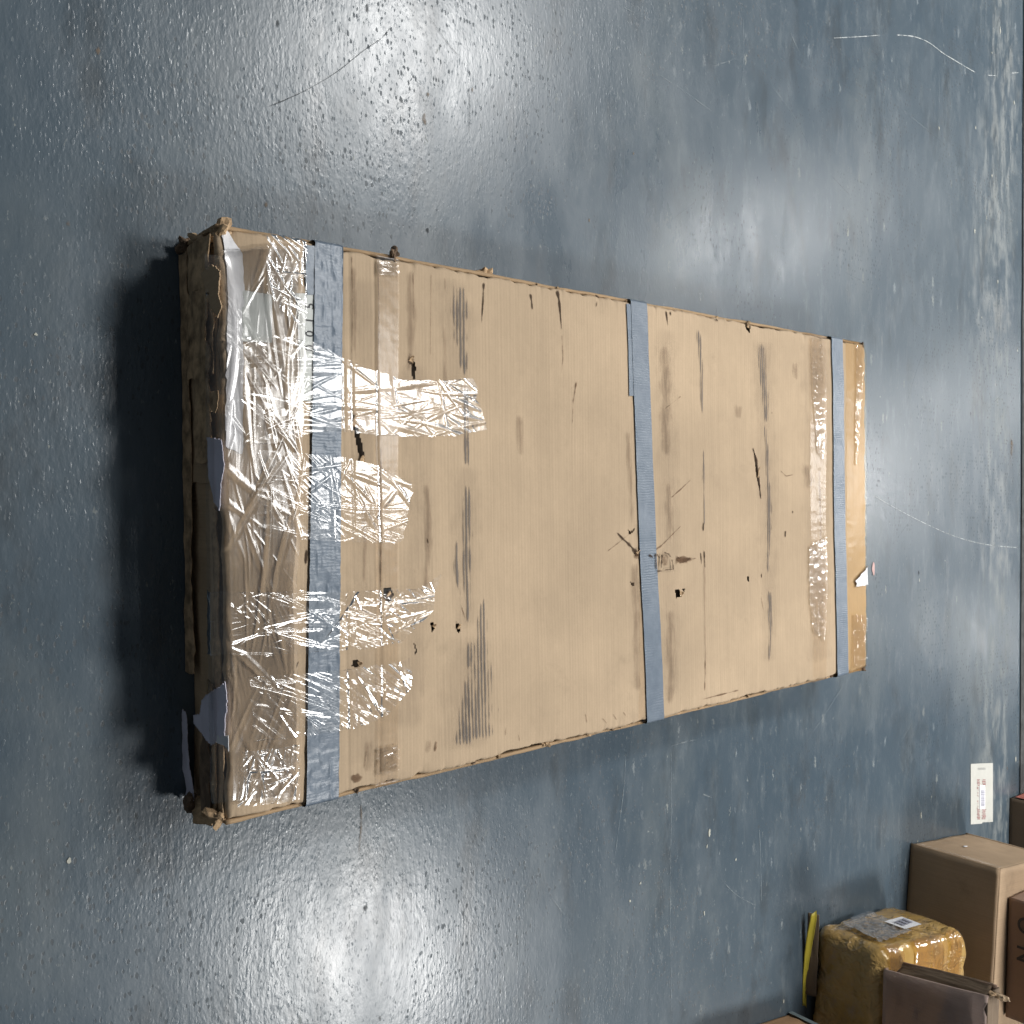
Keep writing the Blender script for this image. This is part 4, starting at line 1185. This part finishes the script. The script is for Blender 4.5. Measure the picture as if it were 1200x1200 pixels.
board('end_flap', thin, [(-0.001, td, 0.006), (0.018, td * 0.62, 0.006), (0.018 + sh, td * 0.62, thh - 0.02), (sh - 0.001, td, thh - 0.02)], M['kraft_dark'], seed=36, amp=0.003, thick=0.003)
board('clear_wrap', thin, [(-0.004, -0.008, 0.002), (tw, -0.008, 0.002), (tw + sh, -0.008, thh + 0.004), (sh - 0.004, -0.008, thh + 0.004)], M['film_crisp'], thick=0.0, amp=0.006, n=60, seed=37)
for i in range(6):
    t = i / 5
    crumple('torn_tuft', (sh - 0.004 + 0.02 * t, 0.012 + 0.05 * t, thh + 0.004 + 0.008 * (i % 2)), 0.010, M['card_edge'] if i % 2 else M['card_torn'], 80 + i, (0.7, 0.9, 1.2), parent=thin, sub=2)

# carton on the tall one, cut by the picture's edge
ink = carton('carton', (0.978, 2.487, 0.2375), -0.06, 0.30, 0.20, 0.20, M['kraft_dull'],
             'printed brown carton with dark letters on top of the plain brown carton', seed=40)
for ch, px, pz, mt, sz in (('O', 0.058, 0.026, 'ink', 0.055), ('N', 0.130, 0.026, 'ink', 0.055)):
    me = glyph(ch, sz, 0.0006); me.materials.append(M[mt])
    g = bpy.data.objects.new('printed_letter', me); COL.objects.link(g); g.parent = ink
    g.location = (px, -0.0042, pz); g.rotation_euler = (math.pi / 2, 0, 0)
board('red_print', ink, [(0.212, -0.0035, 0.046), (0.232, -0.0035, 0.046), (0.232, -0.0035, 0.06), (0.212, -0.0035, 0.06)], M['red_ink'], thick=0.0, amp=0.0003, seed=44)

dark = carton('carton', (0.897, 3.079, 0), -0.02, 0.30, 0.16, 0.20, M['kraft_dark'],
              'small dark carton with a reddish side just past the white floor sticker', seed=50)
board('red_print', dark, [(-0.0035, 0.13, 0.012), (-0.0035, 0.012, 0.012), (-0.0035, 0.012, 0.16), (-0.0035, 0.13, 0.16)], mat_plain('red_card', (0.40, 0.13, 0.10), 0.7, 0.3), thick=0.0, amp=0.0003, seed=54)

low = carton('carton', (1.117, 1.582, 0), -0.165, 0.26, 0.30, 0.13, M['kraft_orange'],
             'orange brown carton in front of the amber parcel, only its corner in view', seed=60)
board('edge_tape', low, [(-0.004, 0.304, 0.003), (-0.004, 0.288, 0.003), (-0.004, 0.288, 0.129), (-0.004, 0.304, 0.129)], mat_plain('grey_tape', (0.20, 0.25, 0.26), 0.35, 0.2), thick=0.0, amp=0.0003, seed=64)


def upright_pt(px, py, y):
    d = _F + _U * (px - 600) / FOCAL + _R * (py - 600) / FOCAL
    t = y / d[1]
    return d[0] * t, y, CAM_H + d[2] * t


# yellow card leaning against a brown board in front of the parcel
n = 24
E0 = resample([upright_pt(*q, 1.930) for q in ((951, 1072), (946, 1095), (943, 1118), (941, 1150), (940, 1178))], n)
E1 = resample([upright_pt(*q, 1.945) for q in ((957, 1067), (957, 1078), (951, 1112), (945, 1150), (941, 1179))], n)
T = np.linspace(0, 1, 8)
P = E0[:, None, :] + (E1 - E0)[:, None, :] * T[None, :, None]
P[..., 1] += 0.004 * np.sin(T * math.pi)[None, :]
P[..., 2] = np.maximum(P[..., 2], 0.001)
yc = grid_obj('yellow_card', P[..., 0], P[..., 1], P[..., 2], M['yellow'], None, thick=0.0015)
tag(yc, 'bright yellow pointed card leaning against the amber parcel', 'card')
bb = empty('brown_board', (0.953, 1.951, 0), -0.06, 'dark brown offcut board standing behind the yellow card', 'board')
board('panel', bb, [(0, 0, 0.001), (0.19, 0, 0.001), (0.19, 0.010, 0.024), (0, 0.010, 0.024)], M['kraft_dark'], seed=71, amp=0.0012)

# white sticker on the floor
st = [plane_point(*q)[:2] for q in ((1137, 895), (1163, 894), (1163, 963), (1137, 966))]
so = empty('floor_sticker', (st[0][0], st[0][1], 0), 0, 'white rectangular sticker with red print and a grey barcode on the blue floor', 'sticker')


def flat(name, pix, z, mat, parent):
    P = [plane_point(*q) for q in pix]
    return mesh_obj(name, [(a - st[0][0], b - st[0][1], z) for a, b, _ in P], [tuple(range(len(P)))], mat, parent, smooth=False)


def rect(x0, y0, x1, y1):
    return [(x0, y0), (x1, y0), (x1, y1), (x0, y1)]


M['sticker'] = mat_plain('sticker_paper', (0.52, 0.52, 0.48), 0.45, 0.04)
M['faint_ink'] = mat_plain('faint_ink', (0.44, 0.44, 0.42), 0.6, 0.1)
pl = flat('paper', ((1137, 895), (1163, 894), (1163, 963), (1151, 963.5), (1150, 965), (1137, 966)), 0.0015, M['sticker'], so)
for k in range(9):
    flat('printed_mark', rect(1145.5 + k * 1.0, 899.2 + (k % 3) * 0.3, 1146.1 + k * 1.0, 902), 0.0022, M['faint_ink'], so)
rr = random.Random(4)
for (x0, y0, x1, y1) in ((1144, 913, 1148, 921), (1150, 913, 1155, 921), (1144, 948, 1148, 960), (1149.5, 948, 1155, 960), (1144, 922, 1146, 947)):
    yy = y0
    while yy < y1 - 0.6:
        hgt = rr.uniform(0.7, 1.6); xx0 = x0 + rr.uniform(0, 1.2); xx1 = x1 - rr.uniform(0, 1.2)
        if xx1 > xx0 + 0.4: flat('printed_mark', rect(xx0, yy, xx1, yy + hgt), 0.0022, M['brown_ink'], so)
        yy += hgt + rr.uniform(0.3, 0.8)
bl = flat('barcode_label', rect(1147.2, 920, 1153.5, 948), 0.0026, mat_plain('bright_paper', (0.78, 0.78, 0.84), 0.5, 0.03), so)
yy = 926.0
while yy < 944:
    w = rr.choice((0.35, 0.5, 0.8))
    b = flat('barcode_bar', rect(1148.4, yy, 1152.6, yy + w), 0.0032, M['grey_ink'], bl)
    yy += w + rr.choice((0.25, 0.4, 0.6))
